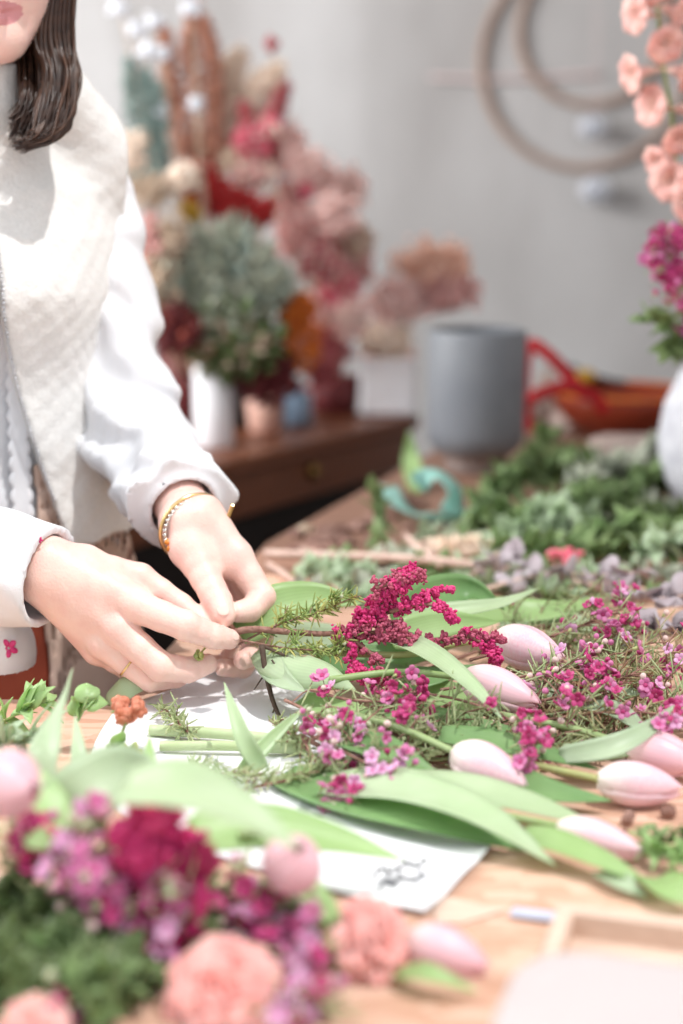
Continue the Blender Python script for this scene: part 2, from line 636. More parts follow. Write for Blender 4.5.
# ------------------------------------------------------------------ camera, light
cam = bpy.data.objects.new('camera', bpy.data.cameras.new('camera'))
COL.objects.link(cam)
cam.location = (0, 0, CAMZ)
cam.rotation_euler = (math.pi / 2 - TH, 0, 0)
cam.data.sensor_width = 36
cam.data.sensor_fit = 'AUTO'
cam.data.lens = FPX / 1024 * 36
cam.data.clip_start = .05
cam.data.dof.use_dof = True
cam.data.dof.focus_distance = 1.49
cam.data.dof.aperture_fstop = 2.0
SC.camera = cam
SC.view_settings.view_transform = 'Standard'
SC.view_settings.look = 'None'
SC.view_settings.gamma = 1
SC.view_settings.use_curve_mapping = False
SC.view_settings.exposure = 0.20
SC.cycles.use_denoising = True
SC.cycles.max_bounces = 8
SC.cycles.transparent_max_bounces = 8
SC.cycles.caustics_reflective = False
SC.cycles.caustics_refractive = False
SC.cycles.sample_clamp_indirect = 6

w = bpy.data.worlds.new('daylight')
SC.world = w
w.use_nodes = True
w.node_tree.nodes['Background'].inputs['Color'].default_value = (.93, .96, 1.0, 1)
w.node_tree.nodes['Background'].inputs['Strength'].default_value = 1.05

TO_SUN = nrm((.30, -.21, .93))
sun = bpy.data.lights.new('sun', 'SUN')
sun.energy = 2.7
sun.angle = math.radians(1.2)
sun.color = (1, .98, .955)
so = bpy.data.objects.new('sun', sun)
COL.objects.link(so)
so.rotation_euler = Vector(-TO_SUN).to_track_quat('-Z', 'Y').to_euler()
so.location = (0, 0, 5)


fill = bpy.data.lights.new('side_fill_light', 'AREA')  # added area light brightening the back wall and dried flowers; no window here
fill.shape = 'RECTANGLE'; fill.size, fill.size_y = 1.6, 1.4
fill.energy = 150
fill_ob = bpy.data.objects.new('side_fill_light', fill)
COL.objects.link(fill_ob)
fill_ob.location = (-2.5, 2.3, 2.5)
fill_ob.rotation_euler = Vector((2.3, 2.1, -1.2)).to_track_quat('-Z', 'Y').to_euler()


def struct(name, mb, m, smooth=False):
    o = mb.build(name, m, smooth=smooth)
    o['kind'] = 'structure'
    return o


b = MB(); b.box((0, 2.2, -.05), (7, 6.0, .1)); struct('floor', b, M['floor_dark'])
b = MB(); b.box((0, 4.75, 1.45), (7, .1, 2.9)); struct('wall_back', b, M['wall'])
b = MB(); b.box((2.3, 2.9, 1.45), (.1, 3.6, 2.9)); struct('wall_right', b, M['wall'])
b = MB(); b.box((0, 3.255, 2.95), (7, 3.09, .1)); struct('ceiling_blocker', b, M['paint_white'])  # unseen slab, front edge placed to block the sun from the back

# ------------------------------------------------------------------ worktable
t = root('worktable', 'pale strand board worktable covered with flowers and cut stems', 'table', (.1, 1.5, 0))
b = MB()
tp = [(-1.1, 1.52), (-1.1, .30), (1.15, .30), (1.15, 2.02), (-.136, 2.02), (-.217, 1.50)]
tp2 = [(1.15, 2.025), (1.15, 3.62), (.38, 3.62), (.133, 2.9), (-.106, 2.21), (-.135, 2.025)]
b.poly(tp, TZ - .035, TZ)
b.build('table_top', M['osb'], t, smooth=False)
for x, y in ((-1.0, .42), (-1.0, 1.42), (1.05, .42), (1.05, 1.92)):
    b = MB(); b.box((x, y, (TZ - .035) / 2), (.07, .07, TZ - .035), bev=.005)
    b.build('leg', M['wood_pale'], t, smooth=False)

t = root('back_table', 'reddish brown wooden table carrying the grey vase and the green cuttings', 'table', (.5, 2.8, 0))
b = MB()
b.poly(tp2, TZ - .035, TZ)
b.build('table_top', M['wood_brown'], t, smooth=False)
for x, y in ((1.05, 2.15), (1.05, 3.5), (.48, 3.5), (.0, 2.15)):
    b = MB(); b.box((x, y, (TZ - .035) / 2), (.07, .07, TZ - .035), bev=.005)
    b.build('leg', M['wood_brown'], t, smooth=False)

# ------------------------------------------------------------------ dark counter behind
cA = np.array([-.223, 2.9]); cB = np.array([.15, 3.5])
cd = (cB - cA) / np.linalg.norm(cB - cA)
cn = np.array([-cd[1], cd[0]])
a0 = cA - cd * .75; a1 = cB + cd * .03
ang = math.atan2(cd[1], cd[0])
Rz = np.array([[math.cos(ang), -math.sin(ang), 0], [math.sin(ang), math.cos(ang), 0], [0, 0, 1]])
cm = (a0 + a1) / 2 + cn * .34
ln = np.linalg.norm(a1 - a0)
t = root('counter', 'dark brown wooden counter holding the dried flowers', 'counter', (cm[0], cm[1], 0))


def cpos(u, v, z):
    """u along the counter from its far end towards the near end, v back from the front edge"""
    q = a1 - cd * u + cn * v
    return np.array([q[0], q[1], z])


b = MB(); b.box((cm[0], cm[1], .885), (ln, .70, .03), Rz, bev=.004); b.build('counter_top', M['wood_counter'], t, smooth=False)
for k in range(2):
    u = ln * (k + .5) / 2
    q = cpos(u, .02, .825)
    b = MB(); b.box(q, (ln / 2 - .01, .025, .088), Rz, bev=.004); d = b.build('drawer', M['wood_counter'], t, smooth=False)
    q = cpos(u if k else .42, 0.0, .835)
    b = MB(); b.inst(ICO[2], [q], np.array([[.014, .014, .018]]), np.array([np.eye(3)])); b.build('drawer_knob', M['brass_dark'], d)
q = cpos(ln / 2, .36, .39)
b = MB(); b.box(q, (ln - .02, .62, .78), Rz); b.build('cabinet_body', M['wood_black'], t, smooth=False)

# ------------------------------------------------------------------ hoops on the wall
WY = 4.68


def hoop(px, py, rpx, label):
    c = P(px, py, WY)
    r = rpx * WY / FPX
    o = root('wooden_hoop', label, 'hoop', c)
    b = MB()
    b.tube([c + r * V(math.cos(a), 0, math.sin(a)) for a in np.linspace(0, 2 * math.pi, 80)], .011, 10, cap=False)
    b.build('ring', M['wood_hoop'], o)
    b = MB(); b.tube([c + V(0, .0, r), c + V(0, .02, r + .06)], .003, 6); b.build('nail', M['brass_dark'], o)


hoop(585, 62, 100, 'large thin wooden hoop hanging on the grey wall')
hoop(592, 30, 70, 'small thin wooden hoop inside the larger one on the wall')
for px, py, z, lb in ((593, 127, .042, 'white round paper ornament hanging inside the large hoop'), (596, 190, .046, 'white round paper ornament hanging just below the large hoop')):
    c = P(px, py, WY - .05)
    o = root('paper_ornament', lb, 'ornament', c)
    b = MB()
    for k in range(10):
        a = math.pi * k / 10
        R = np.array([[math.cos(a), -math.sin(a), 0], [math.sin(a), math.cos(a), 0], [0, 0, 1]])
        b.inst(ICO[2], [c], np.array([[z, .003, z * .8]]), R[None])
    b.build('folded_paper', M['white_petal'], o)
    b = MB(); b.tube([c + V(0, 0, z * .7), c + V(0, .03, .5)], .0012, 5); b.build('thread', M['cord'], o)
b = MB()
b.tube(catmull([P(430, 77, WY + .005), P(500, 79, WY + .005), P(600, 74, WY + .005)], 10), .006, 6)
b.build('pink_string', M['cord'], tags=('faded pink cord strung straight across the grey wall', 'string'))

# ------------------------------------------------------------------ vases and pots
def pot(name, label, c, prof, m, cat='vase', wob=None, inner=.006, foot=None):
    o = root(name, label, cat, c)
    b = MB()
    H = prof[-1][1]
    ins = [(max(r - inner, .001), z if z > .012 else .012) for r, z in reversed(prof)]
    b.lathe([(.001, 0)] + list(prof) + ins + [(.001, .012)], c, 56, 0, wob)
    b.build('body', m, o)
    if foot:
        b = MB(); b.lathe(foot, c, 56); b.build('foot', M['stoneware_foot'], o)
    return o


c = Q(475, 470, TZ)
s = c[1] / FPX
pot('stoneware_vase', 'tall grey cylindrical stoneware vase at the back of the worktable', c,
    [(.040, .018), (.046, .024), (.070, .036), (.0845, .052), (.0865, .075), (.0875, .15), (.0875, .246), (.0865, .250), (.085, .251)],
    M['stoneware_grey'], inner=.007,
    foot=[(.001, 0), (.054, 0), (.055, .010), (.053, .022), (.068, .034), (.07, .036), (.03, .036)])

c = Q(738, 520, TZ)
pot('textured_vase', 'rounded white plaster vase with rough ribbed surface at the right edge', c,
    [(.070, .0), (.095, .02), (.116, .07), (.123, .12), (.117, .175), (.096, .222), (.066, .250), (.056, .262), (.058, .272)],
    M['white_plaster'], wob=lambda a, z: .012 * math.sin(18 * a) + .01 * math.sin(150 * z + 5 * math.sin(3 * a)))
WV = c

# on the counter
def on_counter(px, py):
    """point on the counter top seen at px,py"""
    return Q(px, py, TZ)


c = Q(214, 446, TZ)
pot('white_vase', 'plain white cylinder vase on the counter just behind the blouse sleeve', c,
    [(.036, 0), (.038, .004), (.038, .155), (.036, .158)], M['white_ceramic'])
V1 = c
c = Q(297, 424, TZ)
pot('blue_vase', 'small pale blue bottle vase on the counter', c,
    [(.028, 0), (.032, .006), (.032, .05), (.024, .065), (.018, .075), (.02, .085)], M['blue_ceramic'])
V2 = c
c = Q(265, 432, TZ)
pot('peach_pot', 'small peach clay pot left of the pale blue vase', c, [(.03, 0), (.033, .004), (.04, .07), (.038, .072)], M['peach_ceramic'], 'pot')
V3 = c
c = Q(335, 412, TZ)
pot('burgundy_pot', 'dark burgundy pot of pink dried flowers on the counter', c, [(.045, 0), (.05, .004), (.058, .08), (.055, .082)], M['burgundy'], 'pot')
V4 = c
c = Q(243, 425, TZ + .0)
pot('dark_jar', 'dark glazed jar holding grey sage behind the peach pot', c, [(.05, 0), (.055, .004), (.055, .12), (.05, .122)], M['wood_black'], 'jar')
V5 = c
c = Q(185, 425, TZ)
pot('rust_jar', 'brown jar of dried grasses half hidden by the sleeve', c, [(.05, 0), (.055, .004), (.055, .15), (.05, .152)], M['burgundy'], 'jar')
V6 = c

c = Q(388, 414, TZ)
o = root('white_planter', 'square white planter with a peach band at the far end of the counter', 'planter', c)
b = MB(); b.box(c + V(0, 0, .065), (.125, .10, .13), Rz @ np.array([[.5, .866, 0], [-.866, .5, 0], [0, 0, 1]]), bev=.008); b.build('body', M['white_ceramic'], o, smooth=False)
b = MB(); b.box(c + V(0, 0, .140), (.12, .095, .02), Rz @ np.array([[.5, .866, 0], [-.866, .5, 0], [0, 0, 1]]), bev=.004); b.build('band', M['pink_pale'], o, smooth=False)
V7 = c

# ------------------------------------------------------------------ clutter at the back right of the table
c = Q(622, 436, TZ)
o = root('rust_bowl', 'wide rust red bowl behind the green cuttings', 'bowl', c)
b = MB(); b.lathe([(.001, 0), (.06, .0), (.10, .02), (.135, .055), (.15, .09), (.147, .092), (.13, .058), (.095, .026), (.001, .012)], c, 48); b.build('body', M['rust_bowl'], o)
b = MB(); b.tube([c + V(.149 * math.cos(a), .149 * math.sin(a), .092) for a in np.linspace(0, 2 * math.pi, 60)], .004, 8, cap=False); b.build('rim', M['orange_flower'], o)
c2 = P(594, 366, c[1])
b = MB(); b.inst(ICO[2], [c + V(-.057, .134, .106)], np.array([[.022, .022, .016]]), np.array([np.eye(3)])); o2 = b.build('dried_orange', M['mustard'], tags=('small orange dried fruit on the rim of the rust red bowl', 'fruit'))
b = MB()
b.tube(catmull([Q(572, 367, TZ + .10), Q(590, 376, TZ + .1), Q(625, 384, TZ + .104)], 8), .006, 8)
b.build('dark_stick', M['black_matte'], tags=('short black stick lying across the rust red bowl', 'stick'))
# red ribbon loops
def ribbon(name, pts, width, m, label, cat='ribbon', up=(0, -1, 0), n=60):
    b = MB()
    b.blade(pts, width, up, cup=0, thick=.0015, n=n, prof=lambda t: 1, m=3)
    return b.build(name, m, tags=(label, cat))


Y0 = c[1] - .22
ribbon('red_ribbon', [P(528, 432, Y0), P(524, 385, Y0 + .01), P(530, 346, Y0 + .02), P(550, 356, Y0 + .02), P(572, 380, Y0 + .03), P(586, 398, Y0 + .03)], .024, M['red_ribbon'], 'red ribbon standing in a tall loop right of the grey vase', up=(0, -1, .1))
ribbon('red_ribbon', [P(522, 404, Y0 - .03), P(545, 392, Y0 - .04), P(570, 386, Y0 - .04), P(592, 396, Y0 - .03), P(606, 412, Y0 - .02)], .024, M['red_ribbon'], 'red ribbon band arching low in front of the cream paper cone', up=(0, -1, .1))
for px, py, h, lb in ((546, 418, .11, 'cream paper cone standing inside the red ribbon loop'), (568, 432, .075, 'short crumpled cream paper cone in front of the rust red bowl')):
    c = Q(px, py, TZ)
    b = MB()
    b.lathe([(.001, 0), (.04, 0), (.034, h * .5), (.012, h), (.009, h), (.030, h * .5), (.03, .004), (.001, .003)], c, 26, 0, lambda a, z: .12 * math.sin(3 * a + 30 * z) + .05 * math.sin(8 * a))
    b.build('paper_cone', M['paper_cream'], tags=(lb, 'paper'))
c = Q(640, 432, TZ)
b = MB(); b.lathe([(.001, 0), (.075, 0), (.08, .006), (.08, .02), (.07, .03), (.001, .034)], Q(632, 455, TZ), 30, 0, lambda a, z: .05 * math.sin(3 * a) + .03 * math.sin(7 * a))
b.build('cork_mat', M['paper_cream'], tags=('flat beige round pad under the green cuttings', 'pad'))

# mint ribbon: a flat roll and its curled end
c = Q(440, 516, TZ)
o = root('mint_ribbon', 'mint green ribbon with a curled end near the grey vase', 'ribbon', c)
b = MB()
b.blade(catmull([Q(388, 486, TZ + .02), Q(398, 505, TZ + .014), Q(425, 520, TZ + .012), Q(452, 518, TZ + .014), Q(478, 512, TZ + .016)], 6), .034, (0, .75, .65), 0.1, .0012, 30, lambda t: 1, m=4)
b.build('flat_strip', M['mint_ribbon'], o)
b = MB()
b.blade([Q(448, 514, TZ + .01), Q(455, 500, TZ + .03), Q(452, 486, TZ + .05), Q(438, 476, TZ + .062), Q(422, 480, TZ + .055), Q(418, 486, TZ + .05)], .033, (.6, -.5, .6), 0.05, .0012, 40, lambda t: 1, m=4)
b.build('curled_end', M['mint_ribbon'], o)

# ------------------------------------------------------------------ paper under the flowers
o = root('wrapping_paper', 'white printed wrapping paper sheet under the cut flowers', 'paper', Q(300, 800, TZ))
b = MB()
q00, q10, q11, q01 = Q(70, 742, TZ), Q(428, 922, TZ), Q(500, 838, TZ), Q(215, 640, TZ)
q00 = Q(112, 716, TZ); q01 = Q(262, 652, TZ); q10 = Q(425, 920, TZ); q11 = Q(497, 846, TZ); qL = Q(-60, 850, TZ)
n = 44
vs, uv = [], []
for i in range(n + 1):
    for j in range(n + 1):
        a, c_ = i / n, j / n
        left = q00 * (1 - a) + (qL * .35 + q10 * .65) * a if False else q00 * (1 - a) + q10 * a
        left = left + V(-.10, -.02, 0) * math.sin(math.pi * a) * 1.0
        p = left * (1 - c_) + (q01 * (1 - a) + q11 * a) * c_
        e = max(0, 1 - min(1 - a, 9) * 12) * .0035 + max(0, 1 - (1 - c_) * 12) * .003
        vs.append((p[0], p[1], TZ + .0012 + .0008 * math.sin(9 * a + 4 * c_) + .0008 * math.sin(13 * c_ - 5 * a) + .0007 + e))
        uv.append((a, c_))
g = n + 1
vs2 = vs + [(x, y, z - .0006) for x, y, z in vs]
fs = []
N2 = g * g
for i in range(n):
    for j in range(n):
        a, bb, cc, d = i * g + j, i * g + j + 1, (i + 1) * g + j + 1, (i + 1) * g + j
        fs.append((a, d, cc, bb)); fs.append((N2 + a, N2 + bb, N2 + cc, N2 + d))
for i in range(n):
    for (a, bb) in ((i * g, (i + 1) * g), (i * g + n, (i + 1) * g + n), (i, i + 1), (n * g + i, n * g + i + 1)):
        fs.append((a, bb, N2 + bb, N2 + a))
b.add(vs2, fs, 0, uv + uv)
b.build('sheet', M['printed_paper'], o)
for px, py, L in ((372, 872, 26), (398, 866, 30), (392, 880, 34), (378, 884, 20), (150, 772, 24), (140, 790, 22)):
    pts = [Q(px + L * t, py - 5 * t + 3 * math.sin(9 * t + px) + 2 * math.sin(21 * t), TZ + .0042) for t in np.linspace(0, 1, 24)]
    b = MB(); b.tube(pts, .0009, 5)
    b.build('printed_stroke', M['ink'], o)

# ------------------------------------------------------------------ foreground right: tray, plastic tub, scraps
o = root('wooden_tray', 'shallow pale wooden tray beside the plastic tub', 'tray', Q(640, 940, TZ))
p0 = Q(556, 938, TZ); p1 = Q(740, 962, TZ)
ex = nrm(p1 - p0); ey = nrm(np.cross([0, 0, 1], ex))
Rt = np.stack([ex, ey, V(0, 0, 1)], 1)
L = .27
wdt = .15
cc = p0 + ex * L / 2 - ey * wdt / 2
for (c_, sz) in ((p0 + ex * L / 2, (L, .012, .022)), (p0 + ex * L / 2 - ey * wdt, (L, .012, .022)), (p0 - ey * wdt / 2 + ex * .006, (.012, wdt - .012, .022)), (p0 - ey * wdt / 2 + ex * (L - .006), (.012, wdt - .012, .022))):
    b = MB(); b.box(c_ + V(0, 0, .012), sz, Rt, bev=.0015); b.build('rail', M['wood_pale'], o, smooth=False)
b = MB(); b.box(cc + V(0, 0, .003), (L - .012, wdt - .012, .004), Rt); b.build('tray_base', M['wood_pale'], o, smooth=False)

# frosted tub
def rrect(w_, d_, r, n=8):
    out = []
    for (sx, sy, a0_) in ((1, 1, 0), (-1, 1, 90), (-1, -1, 180), (1, -1, 270)):
        for k in range(n + 1):
            a = math.radians(a0_ + 90 * k / n)
            out.append((sx * (w_ / 2 - r) + r * math.cos(a), sy * (d_ / 2 - r) + r * math.sin(a)))
    return out


tc_ = Q(697, 1022, .95)
o = root('plastic_tub', 'frosted clear plastic tub with rounded corners in the front corner', 'tub', (tc_[0], tc_[1], TZ))
Rb = Rt
secs = [(.180, .105, .035, .010), (.188, .112, .037, .013), (.198, .122, .039, .030), (.203, .127, .04, .044), (.209, .133, .042, .046), (.209, .133, .042, .049)]
ins = [(.200, .124, .039, .048), (.195, .119, .038, .03), (.184, .108, .035, .015)]


def loft(b, secs, ctr, R, mi=0, n=8, zb=0):
    rings = []
    for (w_, d_, r, z) in secs:
        rings.append([ctr + R @ np.array([x, y, z + zb]) for x, y in rrect(w_, d_, r, n)])
    k = len(rings[0])
    vs = [p for r in rings for p in r]
    fs = [(i * k + j, i * k + (j + 1) % k, (i + 1) * k + (j + 1) % k, (i + 1) * k + j) for i in range(len(rings) - 1) for j in range(k)]
    fs.append(tuple(range(k))[::-1])
    fs.append(tuple((len(rings) - 1) * k + j for j in range(k)))
    b.add(vs, fs, mi)


ctr = np.array([tc_[0], tc_[1], TZ - .008])
b = MB(); loft(b, secs + ins, ctr, Rb); b.build('tub_body', M['plastic_frost'], o)
b = MB(); loft(b, [(.211, .135, .043, .0475), (.214, .138, .044, .049), (.214, .138, .044, .054), (.208, .132, .042, .057), (.19, .115, .036, .057)], ctr, Rb); b.build('lid', M['plastic_frost'], o)

q = Q(540, 919, TZ)
o = root('plant_tag', 'small blue grey plastic plant tag by the wooden tray', 'tag', q)
b = MB(); b.box(q + V(0, 0, .003), (.04, .014, .0015), Rt, bev=.0005); b.build('tag_plate', M['tag_blue'], o, smooth=False)
b = MB(); b.poly([tuple(q[:2] + Rt[:2, 0] * .02 + Rt[:2, 1] * .004), tuple(q[:2] + Rt[:2, 0] * .045), tuple(q[:2] + Rt[:2, 0] * .02 - Rt[:2, 1] * .004)], TZ + .001, TZ + .0035); b.build('point', M['tag_blue'], o, smooth=False)

b = MB()
pl = [Q(432, 905, TZ), Q(446, 898, TZ), Q(505, 912, TZ), Q(460, 926, TZ), Q(436, 924, TZ)]
b.poly([tuple(p[:2]) for p in pl], TZ + .0006, TZ + .0016)
b.build('kraft_scrap', M['wood_pale'], tags=('small torn scrap of brown paper beside the white sheet', 'paper'), smooth=False)

# ------------------------------------------------------------------ implicit surfaces for the person
class Field:
    def __init__(s, xs, ys, zs):
        s.x, s.y, s.z = [np.asarray(a, np.float32) for a in (xs, ys, zs)]
        s.F = np.full((len(xs), len(ys), len(zs)), 9.0, np.float32)

    def sub(s, lo, hi):
        r = []
        for a, l, h in zip((s.x, s.y, s.z), lo, hi):
            i, j = np.searchsorted(a, l), np.searchsorted(a, h)
            r.append(slice(max(i - 1, 0), min(j + 1, len(a))))
        X, Y, Z = np.meshgrid(s.x[r[0]], s.y[r[1]], s.z[r[2]], indexing='ij', sparse=True)
        return tuple(r), X, Y, Z

    def put(s, r, d, k):
        A = s.F[r]
        if k <= 0:
            s.F[r] = np.minimum(A, d)
        else:
            h = np.maximum(k - np.abs(A - d), 0) / k
            s.F[r] = np.minimum(A, d) - h * h * k * .25

    def cone(s, a, b, ra, rb, k=.01, flat=None):
        a, b = np.asarray(a, float), np.asarray(b, float)
        m = max(ra, rb) + max(k, .006) + .012
        r, X, Y, Z = s.sub(np.minimum(a, b) - m, np.maximum(a, b) + m)
        if s.F[r].size == 0:
            return
        s.put(r, d_cone(X, Y, Z, a, b, ra, rb, flat), k)

    def ell(s, c, rad, R=None, k=.01, sign=1):
        rad = np.asarray(rad, float)
        m = rad.max() + max(k, .006) + .012
        c = np.asarray(c, float)
        r, X, Y, Z = s.sub(c - m, c + m)
        if s.F[r].size == 0:
            return
        d = d_ell(X, Y, Z, c, rad, R)
        if sign > 0:
            s.put(r, d, k)
        else:
            A = s.F[r]
            h = np.maximum(k - np.abs(A + d), 0) / k
            s.F[r] = np.maximum(A, -d) + h * h * k * .25

    def union(s, o):
        s.F = np.minimum(s.F, o)

    def mesh(s):
        F, x, y, z = s.F, s.x, s.y, s.z
        I = F < 0
        nx, ny, nz = F.shape
        cnt = np.zeros((nx - 1, ny - 1, nz - 1), np.uint8)
        for i in (0, 1):
            for j in (0, 1):
                for k in (0, 1):
                    cnt += I[i:nx - 1 + i, j:ny - 1 + j, k:nz - 1 + k]
        ci, cj, ck = np.nonzero((cnt > 0) & (cnt < 8))
        acc = np.zeros((len(ci), 3)); num = np.zeros(len(ci))
        for ax in range(3):
            o = [0, 0, 0]; o[ax] = 1
            oth = [q for q in range(3) if q != ax]
            for p in (0, 1):
                for q in (0, 1):
                    d = [0, 0, 0]; d[oth[0]], d[oth[1]] = p, q
                    f0 = F[ci + d[0], cj + d[1], ck + d[2]].astype(float)
                    f1 = F[ci + d[0] + o[0], cj + d[1] + o[1], ck + d[2] + o[2]].astype(float)
                    c = (f0 < 0) != (f1 < 0)
                    t = np.where(c, f0 / np.where(c, f0 - f1, 1), 0)
                    p0 = np.stack([x[ci + d[0]], y[cj + d[1]], z[ck + d[2]]], 1)
                    p1 = np.stack([x[ci + d[0] + o[0]], y[cj + d[1] + o[1]], z[ck + d[2] + o[2]]], 1)
                    acc += np.where(c[:, None], p0 + (p1 - p0) * t[:, None], 0)
                    num += c
        v = acc / num[:, None]
        idx = np.full(cnt.shape, -1, np.int32)
        idx[ci, cj, ck] = np.arange(len(ci))
        faces = []
        for ax in range(3):
            o1, o2 = [(1, 2), (2, 0), (0, 1)][ax]
            sl0 = [slice(None)] * 3; sl1 = [slice(None)] * 3
            sl0[ax] = slice(0, -1); sl1[ax] = slice(1, None)
            e = np.nonzero(I[tuple(sl0)] != I[tuple(sl1)])
            e = np.stack(e, 1)
            ok = (e[:, o1] > 0) & (e[:, o2] > 0) & (e[:, o1] < F.shape[o1] - 1) & (e[:, o2] < F.shape[o2] - 1)
            e = e[ok]
            fl = I[e[:, 0], e[:, 1], e[:, 2]]
            q = []
            for (p, r) in ((1, 1), (0, 1), (0, 0), (1, 0)):
                g = e.copy()
                g[:, o1] -= p; g[:, o2] -= r
                q.append(idx[g[:, 0], g[:, 1], g[:, 2]])
            q = np.stack(q, 1)
            q[~fl] = q[~fl][:, ::-1]
            faces.append(q)
        f = np.concatenate(faces)
        f = f[(f >= 0).all(1)]
        return v, f


def d_cone(X, Y, Z, a, b, ra, rb, flat=None):
    ab = b - a
    L2 = float(ab @ ab) + 1e-12
    t = np.clip(((X - a[0]) * ab[0] + (Y - a[1]) * ab[1] + (Z - a[2]) * ab[2]) / L2, 0, 1)
    dx, dy, dz = X - a[0] - t * ab[0], Y - a[1] - t * ab[1], Z - a[2] - t * ab[2]
    if flat is not None:      # squash along a direction: (unit vector, factor)
        n, k = flat
        h = dx * n[0] + dy * n[1] + dz * n[2]
        g = (k - 1) * h
        dx, dy, dz = dx + g * n[0], dy + g * n[1], dz + g * n[2]
        return ((np.sqrt(dx * dx + dy * dy + dz * dz) - (ra + (rb - ra) * t)) / max(1, k * .8)).astype(np.float32)
    return (np.sqrt(dx * dx + dy * dy + dz * dz) - (ra + (rb - ra) * t)).astype(np.float32)


def d_ell(X, Y, Z, c, rad, R=None):
    x, y, z = X - c[0], Y - c[1], Z - c[2]
    if R is not None:
        x, y, z = (R[0, 0] * x + R[1, 0] * y + R[2, 0] * z), (R[0, 1] * x + R[1, 1] * y + R[2, 1] * z), (R[0, 2] * x + R[1, 2] * y + R[2, 2] * z)
    k0 = np.sqrt((x / rad[0]) ** 2 + (y / rad[1]) ** 2 + (z / rad[2]) ** 2)
    k1 = np.sqrt((x / rad[0] ** 2) ** 2 + (y / rad[1] ** 2) ** 2 + (z / rad[2] ** 2) ** 2) + 1e-9
    return (k0 * (k0 - 1) / k1).astype(np.float32)


# ------------------------------------------------------------------ pose
PHI = math.radians(25)
fw = V(math.sin(PHI), -math.cos(PHI), 0)      # the way the chest faces
lf = V(math.cos(PHI), math.sin(PHI), 0)       # her left
T0 = V(-.425, 1.80, 0)
SEC = [(.30, .20, .16), (.70, .185, .145), (.84, .178, .128), (.95, .172, .122), (1.08, .142, .102), (1.18, .138, .105), (1.28, .146, .118), (1.34, .152, .112), (1.39, .145, .094), (1.425, .105, .075), (1.46, .068, .058), (1.50, .045, .045)]
SZ, SA, SB = [np.array([q[i] for q in SEC]) for i in range(3)]


def d_torso(X, Y, Z, grow=0.0, z0=.80, z1=1.49):
    zc = np.clip(Z, z0, z1)
    a = np.interp(zc, SZ, SA) + grow
    bb = np.interp(zc, SZ, SB) + grow
    u = (X - T0[0]) * lf[0] + (Y - T0[1]) * lf[1]
    v = (X - T0[0]) * fw[0] + (Y - T0[1]) * fw[1]
    bust = .022 * np.exp(-((zc - 1.28) / .06) ** 2)
    v = v - np.where(v > 0, 0, 0)
    kk = np.sqrt((u / a) ** 2 + (v / (bb + np.where(v > 0, bust, 0))) ** 2)
    d = (kk - 1) * np.minimum(a, bb)
    dz = np.maximum(np.maximum(z0 - Z, Z - z1), 0)
    return np.where(dz > 0, np.sqrt(np.maximum(d, 0) ** 2 + dz ** 2), d).astype(np.float32)


SH_L = T0 + lf * .150 + V(0, 0, 1.385)
SH_R = T0 - lf * .150 + V(0, 0, 1.385)
EL_L = P(128, 420, 1.79)
EL_R = V(-.495, 1.575, 1.062)
WR_L = P(193, 524, 1.575)
WR_R = P(48, 573, 1.492)

HC = V(-.360, 1.735, 1.647)
hf = nrm(V(.25, -.93, -.30))                  # the way the face looks: down at the hands
hl = nrm(np.cross(V(0, 0, 1), hf) * -1)
hl = nrm(np.cross(hf, V(0, 0, 1))) * -1.0
if hl[0] < 0:
    hl = -hl
hu = nrm(np.cross(hl, hf))
if hu[2] < 0:
    hu = -hu


def Hd(l, f, u):
    return HC + hl * l + hf * f + hu * u


HR = np.stack([hl, hf, hu], 1)


def seq(*parts):
    out = []
    for a, b_, st in parts:
        out += list(np.arange(a, b_ - 1e-6, st))
    out.append(parts[-1][1])
    return np.array(out)


gx = seq((-.80, -.46, .009), (-.46, -.39, .0028), (-.39, -.285, .0016), (-.285, -.055, .00125))
gy = seq((1.40, 1.655, .00125), (1.655, 1.76, .0028), (1.76, 2.08, .009))
gz = seq((-.02, .93, .012), (.93, 1.10, .00125), (1.10, 1.50, .008), (1.50, 1.55, .0028), (1.55, 1.62, .0014), (1.62, 1.67, .0028), (1.67, 1.80, .005))
B = Field(gx, gy, gz)
r, X, Y, Z = B.sub((-.8, 1.5, .75), (-.1, 2.08, 1.55))
B.put(r, d_torso(X, Y, Z, 0), 0)
for s in (-1, 1):
    hip = T0 + lf * s * .09 + V(0, 0, .88); kn = T0 + lf * s * .085 + fw * .02 + V(0, 0, .48); an = T0 + lf * s * .08 - fw * .01 + V(0, 0, .085)
    B.cone(hip, kn, .085, .055, .03); B.cone(kn, an, .055, .036, .02)
    B.cone(an - V(0, 0, .045) - fw * .02, an + fw * .15 - V(0, 0, .06), .036, .024, .02)
B.cone(T0 + V(0, 0, 1.43) + fw * .005, Hd(0, -.02, -.07), .056, .050, .03)
# head
B.ell(Hd(0, -.015, .035), (.073, .092, .083), HR, .02)
B.ell(Hd(0, .022, -.040), (.054, .064, .062), HR, .03)
B.ell(Hd(0, .070, -.088), (.017, .018, .016), HR, .025)          # chin
B.cone(Hd(.052, -.01, -.05), Hd(.010, .066, -.090), .014, .014, .03)
B.cone(Hd(-.052, -.01, -.05), Hd(-.010, .066, -.090), .014, .014, .03)
B.cone(Hd(0, .082, .022), Hd(0, .104, -.022), .007, .012, .012)   # nose
B.ell(Hd(.011, .092, -.025), (.008, .009, .007), HR, .008)
B.ell(Hd(-.011, .092, -.025), (.008, .009, .007), HR, .008)
B.cone(Hd(-.022, .076, .018), Hd(-.030, .076, .016), .010, .010, .012)
B.cone(Hd(.022, .076, .018), Hd(.030, .076, .016), .010, .010, .012)
B.cone(Hd(-.045, .072, .036), Hd(.045, .072, .036), .010, .010, .02)
